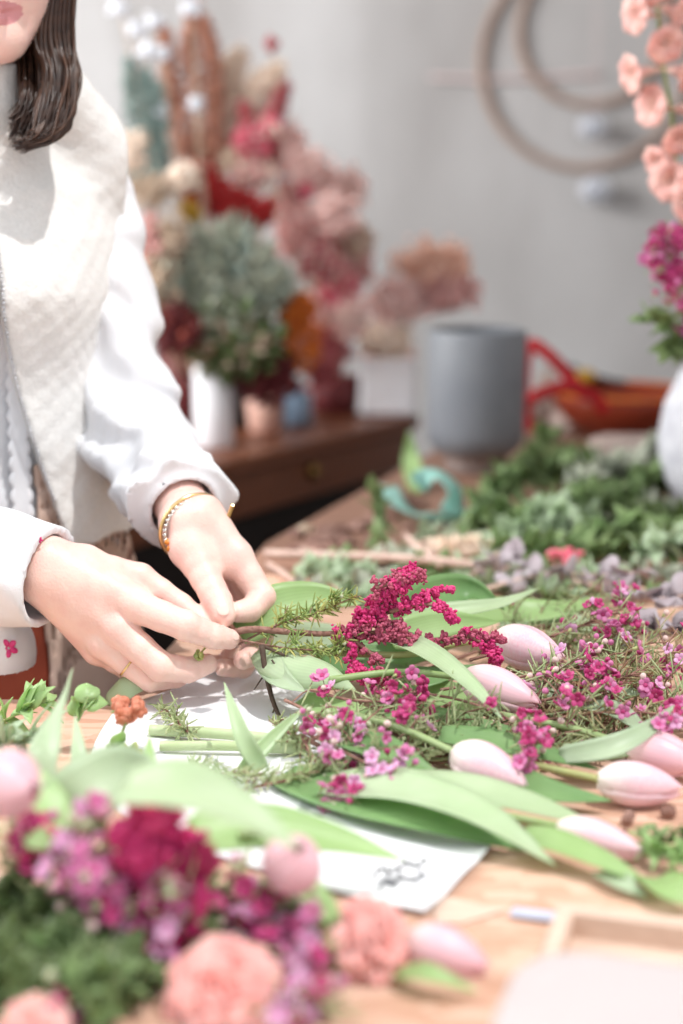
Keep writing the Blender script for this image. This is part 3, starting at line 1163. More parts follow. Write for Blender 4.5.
B.ell(Hd(.030, .086, .016), (.014, .008, .007), HR, .004, -1)
B.ell(Hd(-.030, .086, .016), (.014, .008, .007), HR, .004, -1)
for a_, b_, rr, up_, fo in ((-.020, 0, .0055, -.0535, .0865), (0, .020, .0055, -.0535, .0865), (-.018, 0, .0062, -.0660, .0850), (0, .018, .0062, -.0660, .0850)):
    pa = Hd(a_, fo - (.011 if a_ else 0), up_ - (-.001 if a_ else 0)); pb = Hd(b_, fo - (.011 if b_ else 0), up_)
    B.cone(pa, pb, rr * (.55 if a_ else 1), rr * (.55 if b_ else 1), .003)
for s in (-1, 1):
    B.ell(Hd(s * .072, -.012, -.005), (.010, .018, .031), HR, .006)
# arms
B.cone(SH_L, EL_L, .047, .039, .03); B.cone(EL_L, EL_L * .35 + WR_L * .65, .039, .031, .02)
B.cone(SH_R, EL_R, .047, .039, .03); B.cone(EL_R, EL_R * .35 + WR_R * .65, .039, .030, .02)


def finger(Bf, pts, rad, base=None):
    """one finger as a chain of tapering segments in its own field, kept apart from its neighbours"""
    pts = [np.asarray(p, float) for p in pts]
    lo, hi = np.min(pts, 0) - .03, np.max(pts, 0) + .03
    r, X, Y, Z = Bf.sub(lo, hi)
    G = np.full(Bf.F[r].shape, 9.0, np.float32)
    for i in range(len(pts) - 1):
        a, b_ = pts[i], pts[i + 1]
        mid = (a + b_) / 2
        rm = (rad[i] + rad[i + 1]) / 2 * .965
        for (p, q, ra, rb) in ((a, mid, rad[i], rm), (mid, b_, rm, rad[i + 1])):
            d = d_cone(X, Y, Z, p, q, ra, rb)
            k = .003
            h = np.maximum(k - np.abs(G - d), 0) / k
            G = np.minimum(G, d) - h * h * k * .25
    # creases on the knuckle joints
    return r, G


def hand(Bf, palm, fingers, k=.007):
    for a, b_, ra, rb, flat in palm:
        Bf.cone(a, b_, ra, rb, .012, flat)
    base = Bf.F.copy()
    outs = []
    for pts, rad in fingers:
        r, G = finger(Bf, pts, rad)
        A = base[r]
        h = np.maximum(k - np.abs(A - G), 0) / k
        outs.append((r, np.minimum(A, G) - h * h * k * .25))
    for r, D in outs:
        Bf.F[r] = np.minimum(Bf.F[r], D)


# right hand (back of the hand to the camera, pinching the stem)
RW = WR_R
rM = {'i': P(138, 607, 1.475), 'm': P(119, 630, 1.473), 'r': P(104, 645, 1.482), 'p': P(96, 652, 1.500)}
rI = [rM['i'], P(186, 626, 1.462), P(213, 636, 1.472), P(229, 639, 1.482)]
rMid = [rM['m'], P(161, 667, 1.462), P(188, 670, 1.475), P(207, 664, 1.486)]
rR = [rM['r'], P(150, 679, 1.478), P(176, 677, 1.500), P(194, 668, 1.512)]
rP = [rM['p'], P(132, 676, 1.505), P(154, 674, 1.525), P(168, 666, 1.535)]
rT = [P(84, 566, 1.505), P(140, 578, 1.520), P(180, 606, 1.516), P(212, 630, 1.500)]
nR = nrm(V(.15, -.75, .60))
palmR = [(EL_R * .35 + WR_R * .65, RW, .030, .0265, (nR, 1.25)),
         (RW + V(0, 0, .010), rM['i'] + V(0, .006, 0), .026, .0150, None),
         (RW, rM['m'] + V(0, .006, 0), .026, .0150, None),
         (RW + V(0, 0, -.008), rM['r'] + V(0, .006, 0), .024, .0142, None),
         (RW + V(0, .004, -.012), rM['p'] + V(0, .002, 0), .022, .0130, None),
         (RW + V(0, .01, .005), rT[0], .024, .018, None),
         (rT[0], rM['i'] + V(0, .02, 0), .018, .012, None)]
hand(B, palmR, [(rI, [.0160, .0142, .0122, .0100]), (rMid, [.0158, .0140, .0122, .0102]), (rR, [.0145, .0122, .0108, .0092]), (rP, [.0095, .0078, .007, .0062]),
                (rT, [.0175, .0145, .0128, .0100])])
# left hand (seen from the thumb side, thumb on the stem)
LW = WR_L
lM = {'i': P(236, 556, 1.556), 'm': P(228, 554, 1.580), 'r': P(218, 556, 1.600), 'p': P(207, 560, 1.615)}
lI = [lM['i'], P(262, 598, 1.540), P(250, 610, 1.522), P(238, 612, 1.512)]
lMid = [lM['m'], P(265, 624, 1.565), P(259, 652, 1.528), P(243, 660, 1.508)]
lR = [lM['r'], P(255, 640, 1.590), P(244, 668, 1.552), P(222, 668, 1.520)]
lP = [lM['p'], P(236, 640, 1.612), P(222, 662, 1.590), P(203, 660, 1.560)]
lT = [P(190, 548, 1.552), P(206, 578, 1.530), P(218, 602, 1.512), P(224, 616, 1.498)]
nL = nrm(V(-.3, -.6, .7))
palmL = [(EL_L * .35 + WR_L * .65, LW, .031, .026, None),
         (LW + V(.008, 0, .004), lM['i'], .0265, .0150, None),
         (LW, lM['m'], .026, .0145, None),
         (LW + V(-.004, .006, 0), lM['r'], .025, .0135, None),
         (LW + V(-.008, .01, -.004), lM['p'], .023, .0125, None),
         (LW + V(-.006, -.008, 0), lT[0], .024, .0185, None),
         (lT[0], lM['i'] + V(-.008, -.004, -.01), .018, .013, None)]
hand(B, palmL, [(lI, [.0165, .0138, .0118, .0104]), (lMid, [.0145, .0122, .0108, .0095]), (lR, [.0135, .0115, .0102, .0090]), (lP, [.0098, .008, .007, .0062]),
                (lT, [.0200, .0155, .0142, .0112])])
# tendon and knuckle relief
for p in (rI[1], rMid[1], lI[1], rI[0], rMid[0], rR[0]):
    B.ell(p + V(0, -.003, .004), (.009, .008, .008), None, .008)
body_v, body_f = B.mesh()
lipR = []
fcen = body_v[body_f].mean(1)
ml = np.zeros(len(body_f), int)
rel = (fcen - HC) @ HR
ml[(np.abs(rel[:, 0]) < .0235) & (rel[:, 1] > .068) & (((rel[:, 2] + .0597) / .0118) ** 2 + (rel[:, 0] / .0250) ** 2 < 1)] = 1
person = root('person', 'person in a white fleece vest and blouse arranging flower stems', 'person', (T0[0], T0[1], 0))
b = MB()
for k in (0, 1):
    pass
me_v = body_v
bb = MB()
bb.v.append(body_v); bb.uv.append(np.zeros((len(body_v), 2))); bb.n = len(body_v)
bb.f.append(('a', body_f[ml == 0], 0)); bb.f.append(('a', body_f[ml == 1], 1))
bb.build('body', [M['skin'], M['lips']], person)


def nail(p, d, n, w=.0052, l=.0062, label=None):
    d, n = nrm(d), nrm(n)
    n = nrm(n - d * (n @ d))
    R = np.stack([np.cross(d, n), d, n], 1)
    b = MB()
    b.inst(ICO[3], [p], np.array([[w, l, .0016]]), R[None])
    b.build('fingernail', M['nail'], person)


nail(rI[3] + V(.0062, -.0050, .0042), rI[3] - rI[2], V(.35, -.75, .6), .0046, .0050)
nail(lT[3] + nrm(V(0, -.66, .75)) * .0104, lT[3] - lT[2], V(0, -.66, .75), .0062, .0072)
nail(lMid[3] + nrm(V(.1, -.9, .1)) * .0088, lMid[3] - lMid[2], V(.1, -.9, .1))
nail(lR[3] + nrm(V(.0, -.95, -.1)) * .0082, lR[3] - lR[2], V(0, -.95, -.1))
nail(rMid[3] + nrm(V(.3, -.6, .6)) * .0092, rMid[3] - rMid[2], V(.2, -.7, .6))
for s in (-1, 1):
    c = Hd(s * .030, .068, .016)
    b = MB(); b.blob(c, .0125, 3); e = b.build('eyeball', M['eye_white'], person)
    b = MB(); b.inst(ICO[2], [c + (hf * .9 - hu * .45) * .0115], np.array([[.0055, .002, .0055]]), HR[None]); b.build('iris', M['iris'], e)

# ------------------------------------------------------------------ clothes
def wob(X, Y, Z, f, seed):
    r_ = np.random.default_rng(seed)
    s = 0
    for k in range(5):
        d = nrm(r_.normal(size=3)) * f * (1 + .6 * k)
        s = s + np.sin(X * d[0] + Y * d[1] + Z * d[2] + r_.uniform(0, 6)) / (1 + .5 * k)
    return s / 2.6


def pline_t(X, Y, Z, a, b_):
    ab = b_ - a
    return ((X - a[0]) * ab[0] + (Y - a[1]) * ab[1] + (Z - a[2]) * ab[2]) / float(ab @ ab)


def smin(A, D, k):
    h = np.maximum(k - np.abs(A - D), 0) / k
    return np.minimum(A, D) - h * h * k * .25


def cloth(name, lo, hi, st, fn, m):
    Fd = Field(np.arange(lo[0], hi[0], st), np.arange(lo[1], hi[1], st), np.arange(lo[2], hi[2], st))
    X, Y, Z = np.meshgrid(Fd.x, Fd.y, Fd.z, indexing='ij', sparse=True)
    Fd.F = (fn(X, Y, Z) + 0 * X + 0 * Y + 0 * Z).astype(np.float32)
    v, f = Fd.mesh()
    b = MB(); b.add(v, f)
    return b.build(name, m, person)


CUF_L = WR_L + nrm(EL_L - WR_L) * .030
CUF_R = P(47, 577, 1.495)
axL = nrm(WR_L - EL_L); axR = nrm(WR_R - EL_R)


def sleeve(X, Y, Z, sh, el, cu, ra, re, rc, seed, amp):
    n1 = wob(X, Y, Z, 70, seed) * amp
    fold = np.sin(130 * (Z * .8 + X * .5) + 3 * wob(X, Y, Z, 30, seed + 1)) * amp * .9
    D = smin(d_cone(X, Y, Z, sh, el, ra, re), d_cone(X, Y, Z, el, cu, re, rc), .03)
    return D + n1 + fold * np.clip((1.40 - Z) / .15, 0, 1)


def f_blouse(X, Y, Z):
    tor = d_torso(X, Y, Z, .008, .93, 1.46) + wob(X, Y, Z, 40, 3) * .003
    g1 = CUF_L - axL * .012
    S1 = sleeve(X, Y, Z, SH_L - V(0, 0, .005), EL_L + V(.004, -.01, -.008), g1, .051, .053, .055, 5, .0065)
    S1 = np.maximum(S1, (X - g1[0]) * axL[0] + (Y - g1[1]) * axL[1] + (Z - g1[2]) * axL[2] - .006)
    cuffL = np.maximum(d_cone(X, Y, Z, g1 - axL * .02, CUF_L + axL * .004, .043, .0365), pline_t(X, Y, Z, g1, CUF_L) * np.linalg.norm(CUF_L - g1) - np.linalg.norm(CUF_L - g1))
    S1 = smin(S1, cuffL, .01)
    S2 = sleeve(X, Y, Z, SH_R - V(0, 0, .005), EL_R + V(0, 0, -.012), CUF_R, .060, .064, .0505, 9, .0022)
    # loose turned cuff
    dR = (X - CUF_R[0]) * axR[0] + (Y - CUF_R[1]) * axR[1] + (Z - CUF_R[2]) * axR[2]
    S2 = np.maximum(S2, dR - .002)
    # hanging fold below the right sleeve
    S2 = smin(S2, d_ell(X, Y, Z, P(2, 652, 1.55), V(.034, .04, .045)), .02)
    inner = d_cone(X, Y, Z, CUF_R - axR * .06, CUF_R + axR * .1, .042, .0425)
    S2 = np.maximum(S2, -np.where(dR > -.05, inner, .01))
    innL = d_cone(X, Y, Z, CUF_L - axL * .03, CUF_L + axL * .05, .034, .032)
    S1 = np.maximum(S1, -innL)
    D = smin(smin(tor, S1, .02), S2, .02)
    neck = d_cone(X, Y, Z, T0 + V(0, 0, 1.42) + fw * .02, T0 + V(0, 0, 1.56) + fw * .03, .052, .056)
    return np.maximum(D, -neck)


blouse = cloth('blouse', (-.72, 1.38, .92), (-.07, 1.98, 1.50), .0036, f_blouse, M['blouse'])


# vest: fleece shell, open at the front towards the hem
def f_vest(X, Y, Z):
    u = (X - T0[0]) * lf[0] + (Y - T0[1]) * lf[1]
    v = (X - T0[0]) * fw[0] + (Y - T0[1]) * fw[1]
    fz = wob(X, Y, Z, 300, 21) * .0009 + wob(X, Y, Z, 60, 22) * .0014
    flare = np.clip((1.25 - Z) / .3, 0, 1) * .010
    d = d_torso(X, Y, Z, .026, .96, 1.452) - flare
    sho = np.minimum(d_cone(X, Y, Z, SH_L + V(0, 0, .008) - lf * .04, SH_L + V(0, 0, .002) - lf * .006, .062, .060), d_cone(X, Y, Z, SH_R + V(0, 0, .008) + lf * .04, SH_R + V(0, 0, .002) + lf * .006, .062, .060))
    slope = d_cone(X, Y, Z, P(50, 92, 1.80), P(101, 158, 1.835), .040, .044)
    slope2 = d_cone(X, Y, Z, T0 - lf * .05 + V(0, 0, 1.49), SH_R + lf * .01, .036, .044)
    d = smin(smin(smin(d, sho, .03), slope, .03), slope2, .03) + fz
    collar = d_cone(X, Y, Z, T0 + V(0, 0, 1.43) + fw * .030, T0 + V(0, 0, 1.515) + fw * .045, .085, .070) + fz
    d = smin(d, np.maximum(collar, Z - 1.520 - .1 * v * 0), .02)
    inner = d_torso(X, Y, Z, .012, .90, 1.50)
    shell = np.maximum(d, -inner)
    op = np.where(v > 0, np.clip((1.27 - Z) / .30, 0, 1) ** 1.2 * .085 + .003, -1)
    shell = np.maximum(shell, op - np.abs(u - .004))
    shell = np.maximum(shell, 1.005 - Z + wob(X, Y, Z, 90, 4) * .006)
    arm = np.minimum(d_cone(X, Y, Z, SH_L + lf * .075 - V(0, 0, .065), EL_L + lf * .070 - fw * .02, .058, .075), d_cone(X, Y, Z, SH_R - lf * .075 - V(0, 0, .065), EL_R - lf * .07 - fw * .02, .058, .075))
    arm = np.minimum(arm, np.minimum(.052 - 0 * Z + (SH_L[2] * 0) + np.abs(0 * Z) + 9, 9))
    shell = np.maximum(shell, -arm)
    shell = np.maximum(shell, np.abs(u) - .176 + 0 * Z)
    nk = d_cone(X, Y, Z, T0 + V(0, 0, 1.46) + fw * .030, T0 + V(0, 0, 1.60) + fw * .05, .054, .066)
    return np.maximum(shell, -nk)


vest = cloth('fleece_vest', (-.72, 1.55, .97), (-.14, 2.06, 1.58), .0036, f_vest, M['fleece'])


def front(z, u):
    """a point on the vest front at height z"""
    a = np.interp(z, SZ, SA) + .026 + np.clip((1.25 - z) / .3, 0, 1) * .010
    bb_ = np.interp(z, SZ, SB) + .026 + .022 * math.exp(-((z - 1.28) / .06) ** 2) + np.clip((1.25 - z) / .3, 0, 1) * .010
    return T0 + lf * u + fw * (bb_ * math.sqrt(max(0, 1 - (u / a) ** 2)) + .002) + V(0, 0, z)


b = MB()
zs = np.arange(1.06, 1.44, .0045)
for sg in (-1, 1):
    op = lambda z: .004 + sg * (max(0, min(1, (1.27 - z) / .30)) ** 1.2 * .085 + .0042)
    b.inst(ICO[1], [front(z, op(z)) for z in zs], np.full((len(zs), 3), 1) * np.array([.0022, .0022, .0016]))
b.build('zip', M['zip_metal'], vest)
# scalloped blouse front
b = MB()
pts = [T0 + lf * .030 + fw * (np.interp(z, SZ, SB) + .0165) + V(0, 0, z) for z in np.linspace(1.02, 1.25, 14)]
b.blade(pts, .026, fw, .05, .0012, 150, prof=lambda t: .72 + .28 * abs(math.sin(t * 13 * math.pi)), m=4)
b.build('scalloped_edge', M['blouse'], blouse)
# embroidered sprigs
def embroid(p, n, s):
    n = nrm(n)
    R = frame_z(n, RNG.uniform(0, 6))
    b = MB()
    for k in range(5):
        a = k * 2 * math.pi / 5
        b.inst(ICO[1], [p + R @ V(math.cos(a), math.sin(a), 0) * s * .6 + n * .001], np.array([[s * .5, s * .35, .0012]]), (R @ np.array([[math.cos(a), -math.sin(a), 0], [math.sin(a), math.cos(a), 0], [0, 0, 1]]))[None])
    b.tube([p + R @ V(s, 0, 0), p + R @ V(s * 2.2, s * .5, 0)], .0009, 5, 1)
    b.inst(ICO[1], [p + R @ V(s * 2.3, s * .9, 0)], np.array([[s * .7, s * .3, .001]]), R[None], 1)
    b.build('embroidered_flower', [M['magenta'], M['leaf_dark']], blouse)


def surf(px, py, fn, y0=1.35, y1=1.95):
    """first point of an implicit surface along the photo's line of sight"""
    d = ray(px, py)
    for Yq in np.arange(y0, y1, .0015):
        p = V(0, 0, CAMZ) + d * (Yq / d[1])
        if fn(*[np.array([[[c]]]) for c in p])[0, 0, 0] < 0:
            return p
    return None


for px, py, s in ((9, 648, .009), (118, 513, .004), (40, 540, .003)):
    p = surf(px, py, f_blouse)
    if p is not None:
        embroid(p, V(0, -.95, .2), s)

# apron and skirt
def f_skirt(X, Y, Z):
    d = d_torso(X, Y, Z, .016, .30, 1.12) + np.sin(np.arctan2(Y - T0[1], X - T0[0]) * 14) * .006 * np.clip((.95 - Z) / .5, 0, 1)
    return np.maximum(np.maximum(d, -d_torso(X, Y, Z, .006, .2, 1.3)), np.maximum(.32 - Z, Z - .985))


def f_apron(X, Y, Z):
    u = (X - T0[0]) * lf[0] + (Y - T0[1]) * lf[1]
    v = (X - T0[0]) * fw[0] + (Y - T0[1]) * fw[1]
    d = d_torso(X, Y, Z, .022, .30, 1.20) + wob(X, Y, Z, 12, 8) * .0025
    d = np.maximum(d, -d_torso(X, Y, Z, .017, .2, 1.4))
    edge = .045 - .06 * np.clip((1.02 - Z) / .1, -1, 1) * 0
    d = np.maximum(d, np.maximum(edge - u, -v - .02))
    return np.maximum(d, np.maximum(.45 - Z, Z - 1.10))


cloth('skirt', (-.68, 1.55, .30), (-.14, 2.06, 1.12), .006, f_skirt, M['skirt_cloth'])
cloth('apron', (-.68, 1.55, .44), (-.12, 2.06, 1.24), .005, f_apron, M['apron_cloth'])
for s in (-1, 1):
    an = T0 + lf * s * .08 + V(0, 0, .03)
    b = MB(); b.inst(ICO[3], [an + fw * .05], np.array([[.05, .135, .05]]), np.stack([lf, fw, V(0, 0, 1)], 1)[None]); b.inst(ICO[3], [an - fw * .02 + V(0, 0, .03)], np.array([[.052, .06, .06]]), np.stack([lf, fw, V(0, 0, 1)], 1)[None])
    sh = b.build('shoe', M['black_matte'], person)

# ------------------------------------------------------------------ hair
b = MB()
cap_v, cap_f = ICO[3]
R = HR
cv = cap_v * np.array([.080, .100, .092])
keep = (cap_v[:, 1] < .35 + .9 * np.clip(cap_v[:, 2], -1, 1)) & (cap_v[:, 2] > -.75)
fk = keep[cap_f].all(1)
b.add((cv @ R.T) + Hd(0, -.018, .036), cap_f[fk])
strand = MB()
for s in (1, -1):
    for k in range(420):
        a = RNG.uniform(0, 1); q = RNG.uniform(-1, 1); w_ = RNG.uniform(0, 1)
        st = Hd(s * RNG.uniform(.004, .02), RNG.uniform(-.03, .07), .125 - .01 * q)
        side = Hd(s * (.077 + .008 * w_), .02 + .03 * q - .03, .05)
        if s == 1:
            t1 = P(54 + 17 * q, 28, 1.72 + .02 * w_) + hf * .0
            t2 = P(60 + 16 * q, 75, 1.695 + .02 * w_)
            t3 = P(55 + 17 * q, 115, 1.675 + .02 * w_)
            t4 = P(14 + 26 * a + 5 * q, 149 - 14 * a + 3 * q, 1.660 + .018 * w_)
            t35 = P(44 + 12 * q, 138 - 6 * a, 1.665 + .02 * w_)
            pts = [st, side, t1, t2, t3, t35, t4]
            pts = pts[:2] + [p_ + RNG.normal(size=3) * .0022 for p_ in pts[2:]]
        else:
            off = V(-.145, -.05, 0)
            pts = [st, side] + [Hd(-.09 - .01 * q, .02 * q, -.06), Hd(-.10 + .01 * q, .03, -.12), Hd(-.085 + .01 * w_, .045, -.18 - .03 * a)]
        rr = .0018 if k % 3 else .0008
        (b if k % 4 else strand).tube(catmull(pts, 7), [rr * .8, rr, rr, rr * .9, rr * .25], 5)
for k in range(260):  # inner layer by the neck
    q = RNG.uniform(-1, 1); w_ = RNG.uniform(0, 1)
    pts = [Hd(.01, -.04, .12), Hd(.076, -.03, .05), P(44 + 22 * q, 30, 1.745 + .03 * w_), P(42 + 24 * q, 75, 1.725 + .03 * w_), P(40 + 22 * q + 6 * w_, 105 + 14 * RNG.uniform(-1, 1), 1.695 + .03 * w_), P(30 + 22 * q, 128 + 16 * RNG.uniform(-1, 1), 1.68 + .03 * w_)]
    b.tube(catmull(pts, 6), [.0017, .002, .002, .0017, .0005], 5)
for k in range(90):   # back of the head
    q = RNG.uniform(-1, 1)
    pts = [Hd(.03 * q, -.02, .127), Hd(.07 * q, -.09, .07), Hd(.075 * q, -.105, -.02), Hd(.07 * q, -.085, -.10), Hd(.07 * q, -.075, -.17 - .03 * RNG.uniform())]
    b.tube(catmull(pts, 5), [.004, .005, .005, .004, .001], 5)
hair = b.build('hair', M['hair'], person)
strand.build('hair_strands', M['hair_light'], hair)

# ------------------------------------------------------------------ jewellery
def ring(c, n, r, th, m, name, parent, gap=None, roll=0, el=1.0):
    R = frame_z(n, roll)
    b = MB()
    a0, a1 = gap if gap else (0, 2 * math.pi)
    b.tube([c + R @ V(r * math.cos(a), r * el * math.sin(a), 0) for a in np.linspace(a0, a1, 60)], th, 8, cap=gap is not None)
    return b.build(name, m, parent)


bc = WR_L + axL * .004
br = ring(bc + V(-.002, 0, 0), nrm(axL + V(.25, 0, .1)), .0365, .0022, M['gold'], 'bangle', person, roll=.3, el=.9)
br2 = ring(bc + axL * .006, nrm(axL + V(.1, .2, .25)), .034, .0013, M['silver'], 'chain_bracelet', person, el=.88)
b = MB()
Rr = frame_z(nrm(axL + V(.1, .2, .25)))
cps = [bc + axL * .006 + Rr @ V(.0352 * math.cos(a), .031 * math.sin(a), 0) for a in np.linspace(0, 6.28, 40)]
b.inst(ICO[1], cps, .0022)
b.build('chain_beads', M['silver'], br2)
p = bc + V(-.030, -.020, -.016)
b = MB(); b.inst(ICO[2], [P(171, 549, 1.545), P(168, 542, 1.545)], np.array([[.004, .003, .006], [.0035, .003, .004]])); b.build('amber_charm', M['amber'], br)
q0 = P(230, 512, 1.57)
b = MB(); b.box(q0, (.005, .004, .017), frame_z(V(.35, 0, .9)), bev=.001); b.build('gold_bar', M['gold'], br, smooth=False)
b = MB()
ring(rR[0] * .45 + rR[1] * .55, rR[1] - rR[0], .0136, .0011, M['gold'], 'finger_ring', person)
b.tube([p for p in [Hd(0, 0, 0)]] * 2, .0001) if False else None
# fine neck chain
b = MB()
nc = [T0 + lf * (-.05 + .1 * t) + fw * (.066 + .03 * math.sin(math.pi * t)) + V(0, 0, 1.465 - .045 * math.sin(math.pi * t)) for t in np.linspace(0, 1, 30)]
b.inst(ICO[1], nc, .0018)
b.build('neck_chain', M['silver'], person)

# ================================================================== flowers and foliage
FL = {}


def flower_mesh(key, petal, centre, r, np_=5, cupz=.25):
    b = MB()
    for k in range(np_):
        a = 2 * math.pi * k / np_
        c, s = math.cos(a), math.sin(a)
        R = np.array([[c, -s, 0], [s, c, 0], [0, 0, 1]]) @ np.array([[math.cos(.45), 0, -math.sin(.45)], [0, 1, 0], [math.sin(.45), 0, math.cos(.45)]])
        b.inst(ICO[2], [V(c, s, 0) * r * .62 + V(0, 0, r * cupz)], np.array([[r * .46, r * .44, r * .13]]), R[None], 0)
    b.inst(ICO[1], [V(0, 0, r * .12)], np.array([[r * .36, r * .36, r * .2]]), np.eye(3)[None], 1)
    b.tube([V(0, 0, -r * .75), V(0, 0, r * .1)], [r * .12, r * .34], 7, 2)
    FL[key] = b.mesh('flower', [M[petal], M[centre], M['stem_yellow']])


flower_mesh('mag', 'wax_magenta', 'wax_centre', .0066)
flower_mesh('pink', 'wax_pink', 'wax_magenta', .0068)
flower_mesh('lil', 'wax_lilac', 'wax_pink', .0066)
for key, m_ in (('bmag', 'wax_magenta'), ('bpink', 'wax_pink'), ('bpale', 'bud_pale'), ('bgreen', 'bud_green')):
    b = MB()
    b.inst(ICO[2], [V(0, 0, .002)], np.array([[.0030, .0030, .0034]]), np.eye(3)[None], 0)
    b.tube([V(0, 0, -.004), V(0, 0, .001)], [.0007, .0026], 6, 1)
    FL[key] = b.mesh('bud', [M[m_], M['stem_yellow']])


def lift(p, z=TZ + .003):
    p = np.array(p, float)
    p[2] = max(p[2], z)
    return p


def wax_sprig(label, pts, group='wax flower sprigs of the held bunch', nb=9, fl=('mag', 'pink', 'pink', 'lil'), bud=('bpale', 'bpink', 'bmag'), needle='needle',
              spread=.035, t0=.3, nfl=.4, nbud=1.0, sc=1.0, stem='stem_brown', clusters=(), up=.35, rad=.0012, need=1.0, cat='flower', name='wax_flower_sprig'):
    c = catmull(pts, 8)
    o = root(name, label, cat, lift(c[0]), group)
    sb, nb_, = MB(), MB()
    sb.tube(c, [rad * 1.4, rad, rad * .6], 6)
    tips = []
    k = len(c)
    lines = [c[int(k * t0 * .6):]]
    for i in range(nb):
        t = t0 + (1 - t0) * (i + RNG.uniform(0, 1)) / nb
        q = min(int(t * (k - 1)), k - 2)
        T = nrm(c[q + 1] - c[q])
        L = spread * RNG.uniform(.55, 1.15)
        d = nrm(T * .8 + rvec() * .9 + V(0, 0, up))
        p0 = c[q]
        p1 = lift(p0 + d * L * .5, TZ + .006); p2 = lift(p0 + nrm(d + T * .3 + V(0, 0, -.15)) * L, TZ + .008)
        cc = catmull([p0, p1, p2], 4)
        sb.tube(cc, [rad * .7, rad * .45], 5)
        lines.append(cc)
        tips.append((p2, nrm(p2 - p1)))
    tips.append((c[-1], nrm(c[-1] - c[-2])))
    bases, rots, scs = [], [], []
    for ln_ in lines:
        L = sum(np.linalg.norm(ln_[i + 1] - ln_[i]) for i in range(len(ln_) - 1))
        for i in range(int(L / .0078 * need)):
            t = RNG.uniform(0, 1) * (len(ln_) - 1.001)
            q = int(t)
            p = ln_[q] + (ln_[q + 1] - ln_[q]) * (t - q)
            T = nrm(ln_[q + 1] - ln_[q])
            d = nrm(T * .7 + rvec())
            l = RNG.uniform(.011, .030) * sc
            if p[2] + d[2] * l < TZ + .002:
                d[2] = abs(d[2])
            bases.append(p + d * l * .5); rots.append(frame_z(d)); scs.append((.0008, .0008, l * .5))
    if bases:
        nb_.inst(ICO[1], bases, np.array(scs), np.array(rots))
        nb_.build('needle_leaves', M[needle], o)
    cl = [(np.asarray(p, float), 5, .010) for p in clusters]
    heads = []
    for p, d in tips:
        for _ in range(RNG.poisson(nfl)):
            heads.append((p + rvec() * .007 * sc, d, 0))
        for _ in range(RNG.poisson(nbud)):
            heads.append((p + rvec() * .010 * sc, d, 1))
    for p, n_, r_ in cl:
        for _ in range(n_):
            heads.append((p + rvec() * r_ + V(0, -.003, .006), V(0, -.5, .6), 0))
        for _ in range(2):
            heads.append((p + rvec() * r_ * 1.5, V(0, -.5, .6), 1))
        near = c[int(np.argmin([np.linalg.norm(q - p) for q in c]))]
        sb.tube(catmull([near, (near + p) / 2 + V(0, 0, .006), p], 4), rad * .6, 5)
    for p, d, kind in heads:
        n = nrm(d * .5 + V(0, -.35, .45) + rvec() * .75)
        p = lift(p, TZ + .007)
        key = (fl if not kind else bud)[int(RNG.integers(len(fl if not kind else bud)))]
        place('flower' if not kind else 'bud', FL[key], o, p, frame_z(n, RNG.uniform(0, 6)), sc * RNG.uniform(.78, 1.08))
        sb.tube([p - n * .005 * sc, p - n * .010 * sc + V(0, 0, -.001)], .0005, 4)
    sb.build('stem', M[stem], o)
    return o


def plume_pts(c, r, n, taper=True, lump=False):
    k = len(c)
    t = RNG.uniform(0, 1, n) ** .9
    i = np.minimum((t * (k - 1)).astype(int), k - 2)
    f = t * (k - 1) - i
    C = np.array(c)
    p = C[i] * (1 - f)[:, None] + C[i + 1] * f[:, None]
    d = RNG.normal(size=(n, 3)); d /= np.linalg.norm(d, axis=1)[:, None]
    rr = r * (np.sqrt(np.clip(1 - t, .06, 1)) * .75 + .25 if taper else 1) * RNG.uniform(.2, 1, n) ** .5
    p = p + d * rr[:, None]
    if lump:
        nc = max(6, n // 16)
        own = RNG.integers(nc, size=n)
        p = p[own] + RNG.normal(size=(n, 3)) * r * .16
    return p


def celosia(label, stem, plumes, m=('magenta', 'celosia_dusty'), group=None, stem_m='stem_brown', blob=.0019, srad=.0022, dens=1.0, cat='flower', name='celosia_stem'):
    o = root(name, label, cat, lift(stem[0]), group)
    b = MB(); b.tube(catmull(stem, 8), [srad, srad * .8, srad * .6], 7)
    for j, (pts, r) in enumerate(plumes):
        c = catmull(pts, 6)
        b.tube(c, [srad * .6, srad * .25], 5)
        L = sum(np.linalg.norm(c[i + 1] - c[i]) for i in range(len(c) - 1))
        n = int(dens * max(60, L * r * 9.0e5 * (.0019 / blob) ** 2))
        pp = plume_pts(c, r, n, True, True)
        pp[:, 2] = np.maximum(pp[:, 2], TZ + .003)
        pb = MB()
        s = RNG.uniform(.6, 1.25, (n, 1)) * blob * np.array([[1, 1, 1.5]])
        pb.inst(ICO[1], pp, s)
        pb.build('plume', M[m[j % len(m)]], o)
    b.build('stem', M[stem_m], o)
    return o


def leaf_into(o, pts, w, m, up=(0, -.35, 1), cup=.3, ruffle=0.0, twist=0.0, name='leaf', n=18, th=.0008):
    b = MB(); b.blade(pts, w, up, cup, th, n, ruffle=ruffle, twist=twist)
    return b.build(name, M[m], o)


def loose_leaf(label, pts, w, m, group=None, **k):
    o = leaf_into(None, pts, w, m, **k)
    tag(o, label, 'leaf', group)
    o.name = 'tulip_leaf'
    return o


